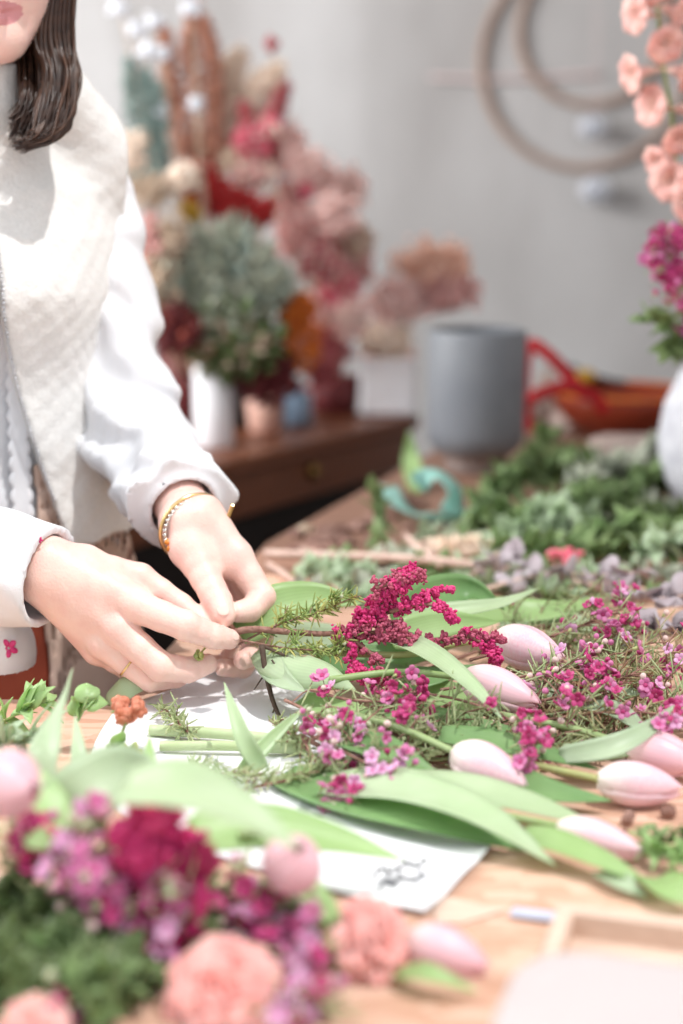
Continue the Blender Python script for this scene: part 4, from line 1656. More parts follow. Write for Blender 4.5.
def tulip(label, base, tip, r, stem=None, leaves=(), m='tulip_petal', open_=0.0, group='pink tulips', stem_m='stem_green', srad=.0032):
    base, tip = np.asarray(base, float), np.asarray(tip, float)
    ax = tip - base
    L = np.linalg.norm(ax); ax = ax / L
    o = root('tulip', label, 'tulip', lift(stem[0] if stem else base), group)
    F = frame_z(ax, RNG.uniform(0, 1))
    for k in range(6):
        inner = k % 2
        a0 = k * math.pi / 3 + .1
        b = MB()
        nu, nv = 14, 8
        vs, uv = [], []
        for side in (0, 1):
            for i in range(nu + 1):
                t = i / nu
                prof = math.sin(math.pi * min(1, (t * .93 + .035)) ** .80) ** .72
                rad = r * prof * (.90 if inner else 1.0) + open_ * r * t * t
                half = math.radians(64 if not inner else 60) * (1 - max(0, (t - .66) / .34) ** 2.4 * .80) * (.45 + .55 * min(1, t * 5))
                for j in range(nv + 1):
                    q = 2 * j / nv - 1
                    a = a0 + half * q
                    rr = rad * (1 + .045 * (1 - q * q)) + .0003 * k - (.0007 if side else 0)
                    p = base + F @ V(rr * math.cos(a), rr * math.sin(a), L * (t * (1.0 if not inner else .97) - .012 * q * q))
                    vs.append(p); uv.append((j / nv, t))
        g = nv + 1; N = (nu + 1) * g
        fs = []
        for i in range(nu):
            for j in range(nv):
                a, b2, c, d = i * g + j, i * g + j + 1, (i + 1) * g + j + 1, (i + 1) * g + j
                fs += [(a, b2, c, d), (N + a, N + d, N + c, N + b2)]
            fs += [(i * g, (i + 1) * g, N + (i + 1) * g, N + i * g), (i * g + nv, N + i * g + nv, N + (i + 1) * g + nv, (i + 1) * g + nv)]
        b.add(vs, fs, 0, uv)
        b.build('petal', M[m], o)
    b = MB()
    if stem is not None:
        b.tube(catmull(list(stem) + [base + ax * .002], 8), [srad * 1.15, srad, srad * .95], 10)
        b.inst(ICO[2], [base + ax * .001], np.array([[r * .30, r * .30, .003]]), F[None])
        b.build('stem', M[stem_m], o)
    for lv in leaves:
        leaf_into(o, lv[0], lv[1], lv[2], **(lv[3] if len(lv) > 3 else {}))
    return o


def leafy(label, pts, m='leaf_herb', n=26, ll=.024, lw=.012, group=None, stem='stem_green', cat='foliage', name='leafy_cutting', rad=.0014, cup=.25, spread=1.0):
    c = catmull(pts, 8)
    o = root(name, label, cat, lift(c[0]), group)
    b = MB(); b.tube(c, [rad * 1.3, rad * .6], 6)
    lb = MB()
    k = len(c)
    for i in range(n):
        t = .12 + .88 * i / n
        q = min(int(t * (k - 1)), k - 2)
        T = nrm(c[q + 1] - c[q])
        p = c[q] + (c[q + 1] - c[q]) * (t * (k - 1) - q)
        d = nrm(T * .6 + rvec() * spread + V(0, 0, .25))
        l = ll * RNG.uniform(.7, 1.15)
        p2 = p + d * l
        if p2[2] < TZ + .002:
            p2[2] = TZ + .002 + RNG.uniform(0, .004)
        upv = nrm(V(0, -.2, 1) + rvec() * .6)
        lb.blade([p, (p + p2) / 2 + V(0, 0, .0025), p2], lw * RNG.uniform(.8, 1.15), upv, cup, .0006, 6, m=2)
    b.build('stem', M[stem], o)
    lb.build('leaves', M[m], o)
    return o


# ---------------------------------------------------------------- tulips of the held bunch
G1 = 'tulips in the held bunch'
tulip('pink tulip lying highest in the bunch, upper of the two beside the magenta plumes', Q(497, 637, .962), Q(564, 661, .952), .0205, [Q(300, 650, .955), Q(400, 655, .955), Q(450, 645, .960)], m='tulip_petal', group=G1, stem_m='stem_yellow')
tulip('pink tulip lower of the two beside the magenta plumes, half under a folded leaf', Q(464, 677, .950), Q(540, 705, .938), .0195, [Q(330, 680, .945), Q(400, 672, .947)], group=G1, m='tulip_petal_deep')
tulip('pink tulip with its tip down beside the dark gap, in the middle of the table', Q(455, 752, .930), Q(526, 788, .915), .0195, [Q(340, 712, .935), Q(400, 728, .935)], group=G1)
tulip('pink tulip pointing right on the bare board, with a yellowish stem', Q(598, 779, .922), Q(682, 789, .916), .0172, [Q(470, 748, .925), Q(530, 764, .922)],
      [([Q(470, 760, .92), Q(540, 790, .915), Q(612, 801, .912)], .034, 'leaf_mid', dict(cup=.2)),
       ([Q(440, 735, .93), Q(520, 748, .925), Q(600, 770, .918)], .030, 'leaf_mid', dict(cup=.2))], group=G1, stem_m='stem_yellow')
tulip('slim pale pink tulip cradled in its own leaves, nearest the herbs at right', Q(560, 826, .915), Q(642, 852, .912), .0130, [Q(440, 806, .915), Q(500, 815, .914)],
      [([Q(520, 835, .912), Q(560, 846, .916), Q(610, 866, .914), Q(650, 886, .906)], .026, 'leaf_light', dict(cup=.35)),
       ([Q(600, 872, .905), Q(622, 884, .908), Q(647, 898, .904)], .020, 'leaf_grey', {})], group=G1)
tulip('pink tulip half hidden behind the right edge leaves', Q(628, 745, .925), Q(700, 765, .918), .0185, [Q(500, 715, .93), Q(570, 728, .928)], group=G1, m='tulip_petal_deep')

# ---------------------------------------------------------------- big tulip leaves
loose_leaf('broad light green leaf behind the pinched stem', [Q(238, 632, .962), Q(275, 608, .985), Q(318, 598, .990), Q(362, 604, .985)], .046, 'leaf_light', cup=.25, up=(0, -.85, .55))
loose_leaf('broad pale leaf curling below the pinched stem', [Q(262, 648, .955), Q(290, 666, .952), Q(325, 674, .948), Q(356, 690, .938)], .042, 'leaf_pale', cup=-.3, up=(.1, -.7, .7))
loose_leaf('folded grey green leaf under the thumb beside the dark twig', [Q(264, 656, .945), Q(280, 678, .942), Q(306, 692, .938)], .026, 'leaf_grey', cup=.4, up=(-.3, -.6, .7))
loose_leaf('upright bright leaf with a rolled edge behind the magenta plumes', [Q(395, 625, .965), Q(430, 598, .975), Q(470, 590, .975), Q(505, 610, .965)], .040, 'leaf_mid', cup=.5, up=(0, -.9, .4))
loose_leaf('long pale leaf reaching right behind the plumes to a fine point', [Q(400, 618, .965), Q(450, 612, .97), Q(500, 604, .972), Q(540, 588, .975)], .020, 'leaf_pale', cup=.4, up=(0, -.6, .8))
loose_leaf('folded leaf below the plumes with its tip on the lower tulip', [Q(372, 632, .96), Q(425, 655, .968), Q(470, 688, .962), Q(503, 720, .945)], .028, 'leaf_pale', cup=.5, up=(.2, -.8, .55), twist=.4)
loose_leaf('wide green leaf standing behind the celosia', [Q(390, 640, .958), Q(440, 625, .965), Q(500, 622, .96)], .034, 'leaf_light', cup=.3, up=(0, -.9, .5))
loose_leaf('very broad pale leaf lying over the paper edge', [Q(330, 786, .912), Q(400, 790, .925), Q(480, 815, .930), Q(556, 866, .908)], .050, 'leaf_pale', cup=.22, up=(.15, -.35, .9))
loose_leaf('broad pale leaf just behind the one over the paper edge', [Q(400, 780, .918), Q(470, 790, .924), Q(540, 808, .918), Q(600, 828, .908)], .036, 'leaf_pale', cup=.2, up=(.1, -.3, .95))
loose_leaf('dark green leaf tucked under the broad pale ones', [Q(280, 775, .906), Q(350, 800, .912), Q(430, 822, .914), Q(530, 852, .905)], .050, 'leaf_mid', cup=.15, up=(.1, -.3, .95))
loose_leaf('dark green leaf left of the middle tulip', [Q(335, 735, .925), Q(390, 755, .926), Q(440, 775, .915)], .036, 'leaf_mid', cup=.3)
loose_leaf('slender leaf arching over the right hand tulips', [Q(560, 757, .922), Q(610, 748, .935), Q(650, 728, .945), Q(676, 704, .955)], .020, 'leaf_grey', cup=.35, up=(0, -.7, .7))
loose_leaf('flat grey green leaf in the wax flower twigs at right', [Q(590, 705, .935), Q(620, 714, .938), Q(652, 738, .932)], .026, 'leaf_grey', cup=.2)
loose_leaf('short pale leaf lying beside the slender arched leaf', [Q(560, 748, .920), Q(595, 756, .922), Q(650, 752, .918)], .018, 'leaf_pale', cup=.2)
loose_leaf('narrow leaf standing upright between the bunch and the cut stems', [Q(262, 770, .905), Q(242, 735, .935), Q(224, 682, .97)], .017, 'leaf_pale', cup=.35, up=(.2, -1, .1))
loose_leaf('narrow leaf leaning right beside the upright one', [Q(240, 772, .905), Q(272, 738, .925), Q(308, 704, .945)], .014, 'leaf_pale', cup=.35, up=(.1, -1, .2))
loose_leaf('small curled leaf on the paper under the ringed hand', [Q(106, 700, .905), Q(122, 688, .922), Q(142, 682, .925), Q(160, 684, .912)], .024, 'leaf_pale', cup=-.4, up=(0, -.8, .6))
loose_leaf('tall pointed grey leaf standing up at the left', [Q(36, 800, .95), Q(50, 745, .985), Q(66, 700, 1.0), Q(73, 668, 1.005)], .026, 'leaf_grey', cup=.5, up=(-.3, -1, .1))
loose_leaf('small dark pointed leaf right of the tall grey leaf', [Q(80, 780, .94), Q(79, 745, .955), Q(75, 715, .965)], .013, 'leaf_grey', cup=.4, up=(0, -1, .1))
loose_leaf('bright green leaf tip pointing right across the paper, front left', [Q(190, 838, .955), Q(260, 830, .955), Q(330, 840, .945), Q(404, 860, .930)], .040, 'leaf_light', cup=.3, up=(.1, -.5, .85))
loose_leaf('wide pale leaf sweeping over the front left flowers', [Q(120, 790, 1.02), Q(180, 788, 1.03), Q(240, 810, 1.02), Q(300, 850, 1.0)], .042, 'leaf_pale', cup=.25, up=(.2, -.5, .85))
loose_leaf('rounded pale leaf standing behind the front left flowers', [Q(60, 830, .96), Q(85, 795, .985), Q(130, 770, .995), Q(185, 800, .985)], .050, 'leaf_grey', cup=.25, up=(.0, -.9, .45))
loose_leaf('yellow green leaf tip beside the front left tulip', [Q(45, 850, .97), Q(50, 810, .985), Q(42, 770, .995)], .034, 'leaf_light', cup=.3, up=(0, -1, .2))
loose_leaf('bright thin leaf behind the front magenta celosia', [Q(150, 830, .95), Q(148, 780, .965), Q(150, 735, .975)], .020, 'leaf_light', cup=.3, up=(0, -1, .2))
loose_leaf('long green leaf beneath the round tulip bud at front', [Q(260, 880, .935), Q(310, 900, .93), Q(345, 935, .92)], .030, 'leaf_light', cup=.3, up=(.2, -.5, .8))
loose_leaf('bright green leaf beside the white paper, behind the grey vase', [Q(418, 492, .905), Q(411, 460, .94), Q(409, 430, .99)], .034, 'leaf_light', cup=.3, up=(0, -1, .1))
loose_leaf('round green leaf at the right edge below the herbs', [Q(655, 878, .905), Q(672, 888, .915), Q(700, 905, .908)], .034, 'leaf_light', cup=.3, up=(0, -.6, .8))

loose_leaf('broad green leaf lying behind the upper pink tulip', [Q(440, 610, .935), Q(500, 612, .945), Q(560, 610, .945), Q(605, 596, .945)], .040, 'leaf_light', cup=.2, up=(0, -.5, .85))
loose_leaf('broad pale leaf under the farthest wax flowers', [Q(500, 622, .925), Q(560, 622, .932), Q(620, 640, .93)], .040, 'leaf_grey', cup=.2, up=(0, -.5, .85))
loose_leaf('pale leaf lying under the twigs right of the lower tulip', [Q(520, 690, .915), Q(580, 700, .925), Q(650, 690, .93)], .036, 'leaf_grey', cup=.2, up=(0, -.4, .9))
loose_leaf('mid green leaf buried beneath the twigs above the middle tulip', [Q(380, 712, .915), Q(440, 722, .922), Q(520, 730, .92)], .036, 'leaf_mid', cup=.2, up=(0, -.4, .9))
loose_leaf('mid green leaf buried under the celosia plumes', [Q(350, 668, .925), Q(410, 680, .935), Q(480, 665, .94)], .036, 'leaf_mid', cup=.2, up=(0, -.5, .85))
loose_leaf('light green leaf under the left end of the bunch', [Q(300, 700, .915), Q(345, 712, .92), Q(400, 725, .92)], .030, 'leaf_light', cup=.2, up=(0, -.5, .85))

loose_leaf('grey green leaf lying flat behind the brown celosia stem', [Q(262, 640, .930), Q(310, 640, .935), Q(360, 640, .935), Q(405, 632, .935)], .040, 'leaf_grey', cup=.15, up=(0, -.7, .7))
loose_leaf('mid green leaf filling the gap under the celosia head', [Q(320, 662, .925), Q(360, 658, .93), Q(420, 652, .932), Q(465, 640, .93)], .038, 'leaf_mid', cup=.15, up=(0, -.7, .7))
loose_leaf('light green leaf between the two tulips beside the plumes', [Q(400, 690, .915), Q(440, 695, .922), Q(490, 705, .922), Q(540, 715, .915)], .034, 'leaf_light', cup=.15, up=(0, -.6, .8))

# cut stems on the paper
for a, bb_, lb, r_ in ((( 150, 730), (300, 742), 'thick pale cut stem lying on the paper, upper of two', .0052), ((160, 746), (305, 750), 'thick pale cut stem lying on the paper, lower of two', .0046)):
    b = MB(); b.tube(catmull([Q(*a, TZ + .008), Q((a[0] + bb_[0]) / 2, (a[1] + bb_[1]) / 2 - 2, TZ + .009), Q(*bb_, TZ + .008)], 6), r_, 10)
    b.build('cut_stem', M['stem_cut'], tags=(lb, 'stem', 'cut stems on the paper'))

# ---------------------------------------------------------------- magenta celosia in the hands
celosia('brown stem of feathery magenta celosia pinched between the fingers',
        [P(214, 643, 1.485), P(245, 630, 1.487), P(290, 632, 1.485), P(322, 634, 1.48), P(348, 632, 1.475)],
        [([P(340, 634, 1.478), P(372, 612, 1.475), P(398, 585, 1.47), P(412, 572, 1.47)], .013),
         ([P(345, 632, 1.476), P(378, 632, 1.470), P(402, 628, 1.465)], .014),
         ([P(360, 622, 1.476), P(395, 610, 1.475), P(430, 594, 1.475), P(450, 588, 1.475)], .008),
         ([P(390, 612, 1.470), P(418, 604, 1.465), P(440, 608, 1.462), P(454, 620, 1.46)], .009),
         ([P(380, 632, 1.468), P(420, 640, 1.462), P(470, 636, 1.458), P(506, 640, 1.455)], .008),
         ([P(470, 636, 1.458), P(490, 648, 1.452), P(497, 664, 1.45)], .010),
         ([P(350, 638, 1.472), P(372, 655, 1.462), P(385, 680, 1.452), P(390, 695, 1.45)], .008),
         ([P(352, 636, 1.470), P(352, 660, 1.462), P(362, 678, 1.455)], .007),
         ([P(350, 668, 1.458), P(365, 676, 1.452), P(380, 678, 1.45)], .012),
         ([P(376, 588, 1.468), P(400, 580, 1.466), P(425, 575, 1.464)], .010)],
        m=('magenta', 'celosia_dusty', 'magenta', 'magenta', 'celosia_dusty'), dens=.75, blob=.0014, srad=.0040)

# yellow green heath sprig along the stem
for pts, lb in (([P(232, 648, 1.488), P(275, 626, 1.490), P(320, 612, 1.49), P(352, 598, 1.49)], 'yellow green heath sprig above the celosia stem'),
                ([P(240, 640, 1.480), P(285, 648, 1.476), P(325, 650, 1.472), P(345, 645, 1.47)], 'yellow green heath sprig below the celosia stem')):
    wax_sprig(lb, pts, 'heath sprigs in the hands', nb=12, fl=('mag',), bud=('bgreen',), needle='needle_yellow', spread=.018, t0=.3, nfl=0, nbud=.2, need=6, sc=.6, rad=.0009, cat='foliage', name='heath_sprig')
b = MB()
b.tube(catmull([P(262, 645, 1.47), P(265, 668, 1.46), P(272, 698, 1.45), P(280, 718, 1.44)], 6), [.0030, .0025, .0020], 7)
b.tube(catmull([P(263, 646, 1.47), P(285, 656, 1.465), P(305, 668, 1.46), P(312, 690, 1.455)], 6), [.0018, .0012], 7)
for a, c_ in (((266, 672), (254, 690)), ((272, 660), (280, 672)), ((276, 705), (268, 724)), ((298, 664), (303, 678))):
    b.tube([P(*a, 1.458), P(*c_, 1.45)], [.001, .0005], 5)
b.build('dark_twig', M['stem_dark'], tags=('dark bent twig hanging below the pinched stem', 'twig'))
# dark twiggy stems behind the fingers
b = MB()
for k in range(7):
    y0 = 592 + 6 * k
    b.tube(catmull([P(176 + 3 * k, y0, 1.555), P(196 + 2 * k, y0 + 14, 1.54), P(216 + k, y0 + 22 - k, 1.525), P(236, 636 + k, 1.505)], 5), .0016, 5)
b.build('gathered_stems', M['stem_dark'], tags=('dark woody stem ends gathered between the two hands', 'stems'))
b = MB()
b.inst(ICO[1], [P(199, 655, 1.470) + rvec() * .004 for _ in range(22)], RNG.uniform(.0012, .0022, 22))
b.tube([P(199, 655, 1.470), P(212, 640, 1.487)], .001, 5)
b.build('stem_tip', M['needle_yellow'], tags=('tiny yellow green cut tip showing under the index finger', 'stem'))

# ---------------------------------------------------------------- wax flower in the held bunch
S = lambda *p: [Q(*q) for q in p]
wax_sprig('wax flower sprig ending lowest on the paper, its pink flowers hanging free', S((300, 735, .925), (318, 765, .915), (335, 790, .908), (348, 806, .906)), nb=4, clusters=[Q(330, 800, .910), Q(347, 796, .910)], nfl=.8)
wax_sprig('wax flower sprig with large open pink flowers above the dark leaf', S((290, 725, .92), (330, 745, .93), (370, 765, .925), (392, 775, .92)), nb=4, clusters=[Q(378, 772, .922), Q(398, 766, .924), Q(390, 782, .918)], nfl=.6, fl=('pink', 'pink', 'lil'))
wax_sprig('wax flower sprig at the left end of the bunch with buds and pale flowers', S((285, 700, .94), (310, 712, .94), (340, 728, .935), (352, 742, .93)), nb=8, clusters=[Q(322, 692, .945), Q(352, 728, .935), Q(330, 722, .935)], fl=('pink', 'lil', 'mag'), nbud=3.5, bud=('bpale', 'bgreen', 'bpink'), nfl=1.0)
wax_sprig('wax flower sprig under the celosia with deep pink flowers in the middle', S((310, 690, .94), (350, 700, .945), (390, 702, .945), (420, 706, .94)), nb=8, clusters=[Q(398, 700, .95), Q(408, 716, .945), Q(380, 690, .945), Q(415, 690, .95)], fl=('mag', 'pink', 'mag'))
wax_sprig('wax flower sprig with a drooping magenta cluster beside the middle tulip', S((400, 690, .94), (460, 700, .945), (510, 720, .94), (532, 745, .93)), nb=6, clusters=[Q(530, 722, .945), Q(538, 738, .94), Q(528, 752, .935), Q(520, 768, .925), Q(536, 752, .93)], fl=('mag', 'mag', 'pink'))
wax_sprig('wax flower sprig with pale buds around the tulip tips', S((440, 690, .94), (500, 680, .95), (550, 672, .955), (572, 668, .955)), nb=7, clusters=[Q(562, 690, .955), Q(565, 705, .95)], nbud=4, bud=('bpale', 'bpale', 'bpink'), nfl=.8)
wax_sprig('wax flower sprig topped by the farthest pink flowers, behind the tulips', S((470, 660, .945), (540, 640, .955), (590, 622, .965), (632, 606, .97)), nb=9, clusters=[Q(594, 618, .97), Q(606, 628, .968), Q(625, 602, .972), Q(632, 622, .968), Q(620, 636, .962)], fl=('pink', 'mag', 'lil'))
wax_sprig('wax flower sprig with a bright cluster hanging right of the tulip tips', S((480, 690, .94), (540, 675, .95), (585, 668, .955), (606, 690, .945)), nb=9, clusters=[Q(588, 662, .96), Q(600, 680, .955), Q(606, 698, .948), Q(596, 672, .958)], fl=('mag', 'pink', 'mag'))
wax_sprig('wax flower sprig reaching the right edge with loose single flowers', S((520, 705, .93), (590, 690, .945), (640, 672, .955), (682, 660, .96)), nb=11, nfl=.5, needle='needle_red', clusters=[Q(672, 664, .958), Q(655, 690, .95)])
wax_sprig('wax flower sprig in the lower right twigs with magenta flowers by the edge tulip', S((520, 725, .925), (580, 715, .935), (640, 712, .94), (678, 722, .938)), nb=11, nfl=.45, needle='needle_red', clusters=[Q(668, 726, .940), Q(660, 735, .935), Q(676, 715, .942)])
GW = 'flowering twigs buried in the middle of the held bunch'
LB = 'twiggy green and red wax flower twig buried in the middle of the held bunch'
for pts in ([q - V(0, 0, .014) for q in pp_] for pp_ in (S((300, 760, .915), (380, 735, .925), (460, 722, .93), (540, 700, .935)), S((320, 740, .91), (420, 730, .92), (520, 735, .92), (610, 735, .925)), S((360, 700, .93), (450, 715, .93), (530, 690, .94), (620, 670, .945)),
            S((400, 745, .91), (480, 735, .92), (560, 712, .93), (650, 700, .935)), S((430, 700, .93), (510, 660, .94), (570, 640, .95), (640, 640, .95)), S((280, 740, .91), (340, 715, .93), (400, 720, .93), (470, 735, .925)),
            S((460, 725, .92), (540, 735, .922), (600, 722, .93), (660, 700, .94)), S((500, 690, .93), (570, 690, .94), (640, 660, .95), (690, 640, .95)), S((300, 720, .93), (350, 745, .925), (400, 742, .925), (450, 735, .92)),
            S((480, 640, .94), (550, 628, .945), (610, 640, .95), (660, 655, .95)), S((540, 670, .94), (600, 655, .95), (650, 680, .945), (700, 690, .945)), S((430, 655, .93), (500, 630, .94), (560, 610, .945), (600, 600, .95)))):
    wax_sprig(LB, pts, GW, nb=15, nfl=.10, nbud=.45, needle='needle_red' if RNG.uniform() < .35 else 'needle', need=1.9, spread=.05, rad=.0016)
# short fallen green twigs on the paper
for pts, lb in ((S((190, 760, .905), (215, 772, .91), (245, 775, .908)), 'small broken green heath twig on the paper by the cut stems'), (S((160, 705, .905), (175, 720, .912), (190, 735, .91)), 'small green heath twig behind the rust flower head'),
                (S((240, 790, .905), (290, 780, .91), (340, 770, .91)), 'thin green twig lying under the upright leaf'), (S((270, 720, .92), (300, 742, .92), (320, 770, .912)), 'tangled brown twig at the cut end of the bunch')):
    wax_sprig(lb, pts, None, nb=10, nfl=0, nbud=.3, bud=('bgreen',), needle='needle', need=4, sc=.6, spread=.02, t0=.05, cat='foliage', name='heath_sprig')

# rust flower head with little green florets
celosia('small rust orange flower head with green florets on the paper', [Q(112, 770, .905), Q(118, 745, .92), Q(126, 722, .945)], [([Q(112, 712, .950), Q(128, 710, .955), Q(144, 713, .95)], .013)], m=('rust_flower',), stem_m='stem_green', blob=.0030, name='rust_flower')
leafy('small rounded green leaves on the paper around the rust flower', S((98, 790, .905), (108, 765, .915), (120, 745, .93)), 'leaf_light', 16, .016, .014, name='green_cutting')
leafy('pale green florets left of the cut stems', S((150, 780, .905), (140, 765, .915), (128, 752, .92)), 'needle_yellow', 18, .014, .010, name='green_cutting')
leafy('tiny green sprout beside the tall grey leaf', S((78, 720, .93), (84, 708, .945), (88, 696, .955)), 'leaf_light', 6, .02, .02, name='green_cutting')

# ---------------------------------------------------------------- twigs and cuttings behind the bunch
b = MB()
b.tube(catmull([Q(265, 554, TZ + .020), Q(340, 556, TZ + .022), Q(430, 560, TZ + .024), Q(520, 572, TZ + .026), Q(600, 588, TZ + .022), Q(690, 606, TZ + .018)], 8), [.0060, .0058, .0055, .0045], 10)
for a, c_ in (((330, 556), (300, 548)), ((440, 561), (425, 548)), ((560, 581), (600, 575)), ((480, 566), (500, 552))):
    b.tube([Q(*a, TZ + .014), Q(*c_, TZ + .03)], [.003, .0018], 7)
b.build('bare_branch', M['twig_pale'], tags=('long bare pale branch lying across behind the bunch', 'branch'))
b = MB(); b.tube(catmull([Q(268, 564, TZ + .006), Q(284, 574, TZ + .006), Q(305, 592, TZ + .005)], 6), .0035, 8)
b.build('bare_twig', M['twig_pale'], tags=('short bare twig under the cut end of the long branch', 'twig'))
b = MB(); b.tube(catmull([Q(405, 535, TZ + .02), Q(420, 550, TZ + .022), Q(440, 566, TZ + .02)], 6), .0045, 8)
b.build('bare_twig', M['twig_pale'], tags=('short bare twig crossing over the long branch', 'twig'))

for i, (pts, lb) in enumerate(((S((480, 590, .92), (540, 575, .93), (600, 575, .94), (650, 570, .95)), 'mauve eucalyptus branch with round leaves behind the wax flowers'),
                               (S((600, 600, .92), (640, 600, .94), (690, 595, .95)), 'mauve eucalyptus branch with round leaves at the right edge'),
                               (S((470, 575, .92), (500, 562, .94), (520, 552, .95)), 'small mauve eucalyptus tip over the long branch'),
                               (S((600, 640, .92), (650, 632, .935), (700, 630, .94)), 'mauve eucalyptus branch lowest at the right edge'))):
    leafy(lb, pts, 'leaf_mauve', 16 if i != 2 else 7, .030, .030, 'eucalyptus branches', 'twig_pale', name='eucalyptus_branch', cup=.12, rad=.0018, spread=.9)

GG = 'leafy green cuttings heaped behind the branch'
lab = ['green cutting at the foot of the grey vase', 'green cutting rising highest beside the red ribbon', 'green cutting in the middle of the heap', 'green cutting in front of the rust red bowl', 'green cutting against the white plaster vase',
       'green cutting lowest at the right of the heap', 'pale green cutting at the front of the heap', 'green cutting under the plaster vase', 'green cutting left of the heap beside the mint ribbon', 'green cutting spread flat at the back of the heap',
       'green cutting in the front right of the heap', 'green cutting between the bowl and the plaster vase', 'green cutting lying along the front edge of the heap', 'dark green cutting deep in the heap']
gp = [((470, 520, .91), (495, 495, .94), (515, 478, .96)), ((500, 500, .92), (530, 470, .97), (548, 436, 1.0)), ((520, 540, .91), (560, 515, .95), (600, 495, .97)), ((560, 510, .93), (590, 480, .96), (625, 462, .98)), ((600, 510, .93), (635, 490, .95), (668, 470, .97)),
      ((590, 560, .91), (635, 550, .93), (690, 548, .94)), ((490, 548, .91), (530, 525, .94), (560, 512, .96)), ((610, 540, .91), (645, 520, .93), (690, 510, .95)), ((455, 535, .905), (485, 525, .92), (520, 520, .94)), ((520, 490, .93), (570, 475, .95), (610, 475, .96)),
      ((560, 560, .91), (600, 540, .93), (640, 525, .95)), ((600, 490, .94), (630, 470, .96), (655, 450, .98)), ((470, 556, .905), (530, 552, .92), (600, 556, .92)), ((540, 530, .92), (580, 510, .93), (630, 505, .94))]
for i, (pts, lb) in enumerate(zip(gp, lab)):
    leafy('leafy ' + lb, S(*pts), ('leaf_herb', 'leaf_dark', 'leaf_herb', 'leaf_sage')[i % 4] if i != 6 else 'leaf_grey', 64, .040, .020, GG, spread=1.1)
for k in range(16):
    px, py = RNG.uniform(490, 640), RNG.uniform(478, 560)
    h = RNG.uniform(.0, .03)
    leafy('small leafy green offcut tangled among the cuttings heaped behind the branch', S((px, py, .91 + h), (px + 35, py - 8, .925 + h), (px + 75, py - 14 + RNG.uniform(-8, 8), .93 + h)), ('leaf_herb', 'leaf_dark', 'leaf_herb', 'leaf_grey')[k % 4], 50, .036, .017, 'offcuts in the green heap', spread=1.2)
for k, (px, py) in enumerate(((290, 575), (345, 590), (395, 572), (450, 580), (500, 592), (540, 600), (560, 580), (620, 580))):
    leafy('grey green trimming flat on the board between the long branch and the bunch', S((px, py, .903), (px + 30, py - 3, .91), (px + 62, py + RNG.uniform(-8, 8), .908)), ('leaf_grey', 'leaf_sage', 'leaf_herb')[k % 3], 30, .032, .015, 'trimmings between branch and bunch', spread=1.1)
for k, (px, py) in enumerate(((275, 598), (300, 566), (330, 600), (360, 566), (390, 590), (430, 572), (470, 570), (640, 600))):
    leafy('grey green trimming flat on the board between the long branch and the bunch', S((px, py, .903), (px + 30, py - 3, .908), (px + 58, py + RNG.uniform(-6, 6), .906)), ('leaf_sage', 'leaf_herb', 'leaf_grey')[k % 3], 34, .030, .015, 'trimmings between branch and bunch', spread=1.1)
leafy('young green cutting standing at the left table edge', S((376, 548, .91), (378, 520, .94), (372, 488, .985)), 'leaf_herb', 14, .032, .016)
leafy('grey green cutting lying behind the branch by the mint ribbon', S((400, 545, .905), (440, 535, .915), (490, 545, .92)), 'leaf_grey', 24, .030, .014)
leafy('low green cutting between the branch and the left leaf', S((310, 590, .905), (350, 575, .912), (400, 578, .915)), 'leaf_grey', 30, .026, .013)
leafy('grey green cutting lying behind the upright leaf', S((430, 590, .905), (500, 585, .912), (580, 600, .915)), 'leaf_grey', 34, .030, .013)
leafy('feathery green herb cutting at the right edge of the board', S((640, 850, .905), (664, 855, .915), (700, 858, .92)), 'leaf_light', 44, .020, .006, name='herb_cutting', spread=1.2)
leafy('second feathery herb tip just above the round leaf', S((630, 832, .905), (660, 842, .912), (695, 838, .92)), 'leaf_herb', 30, .018, .006, name='herb_cutting', spread=1.2)
o = root('pampas_tuft', 'small beige fluffy grass tuft lying behind the branch', 'grass', Q(420, 548, TZ + .004))
b = MB(); n = 260
pp = plume_pts(S((420, 550, .91), (450, 545, .92), (495, 548, .915)), .017, n, False); pp[:, 2] = np.maximum(pp[:, 2], TZ + .004)
b.inst(ICO[1], pp, np.array([[.0012, .0012, .007]]) * RNG.uniform(.7, 1.2, (n, 1))); b.build('plume', M['cream'], o)
for px, py, lb in ((560, 553, 'single hot pink flower head behind the branch, left of two'), (572, 557, 'single hot pink flower head behind the branch, right of two')):
    celosia(lb, [Q(px - 20, py + 12, .905), Q(px, py, .93)], [([Q(px - 5, py + 1, .93), Q(px + 7, py, .933)], .010)], m=('pink_hot',), blob=.003, name='pink_flower')
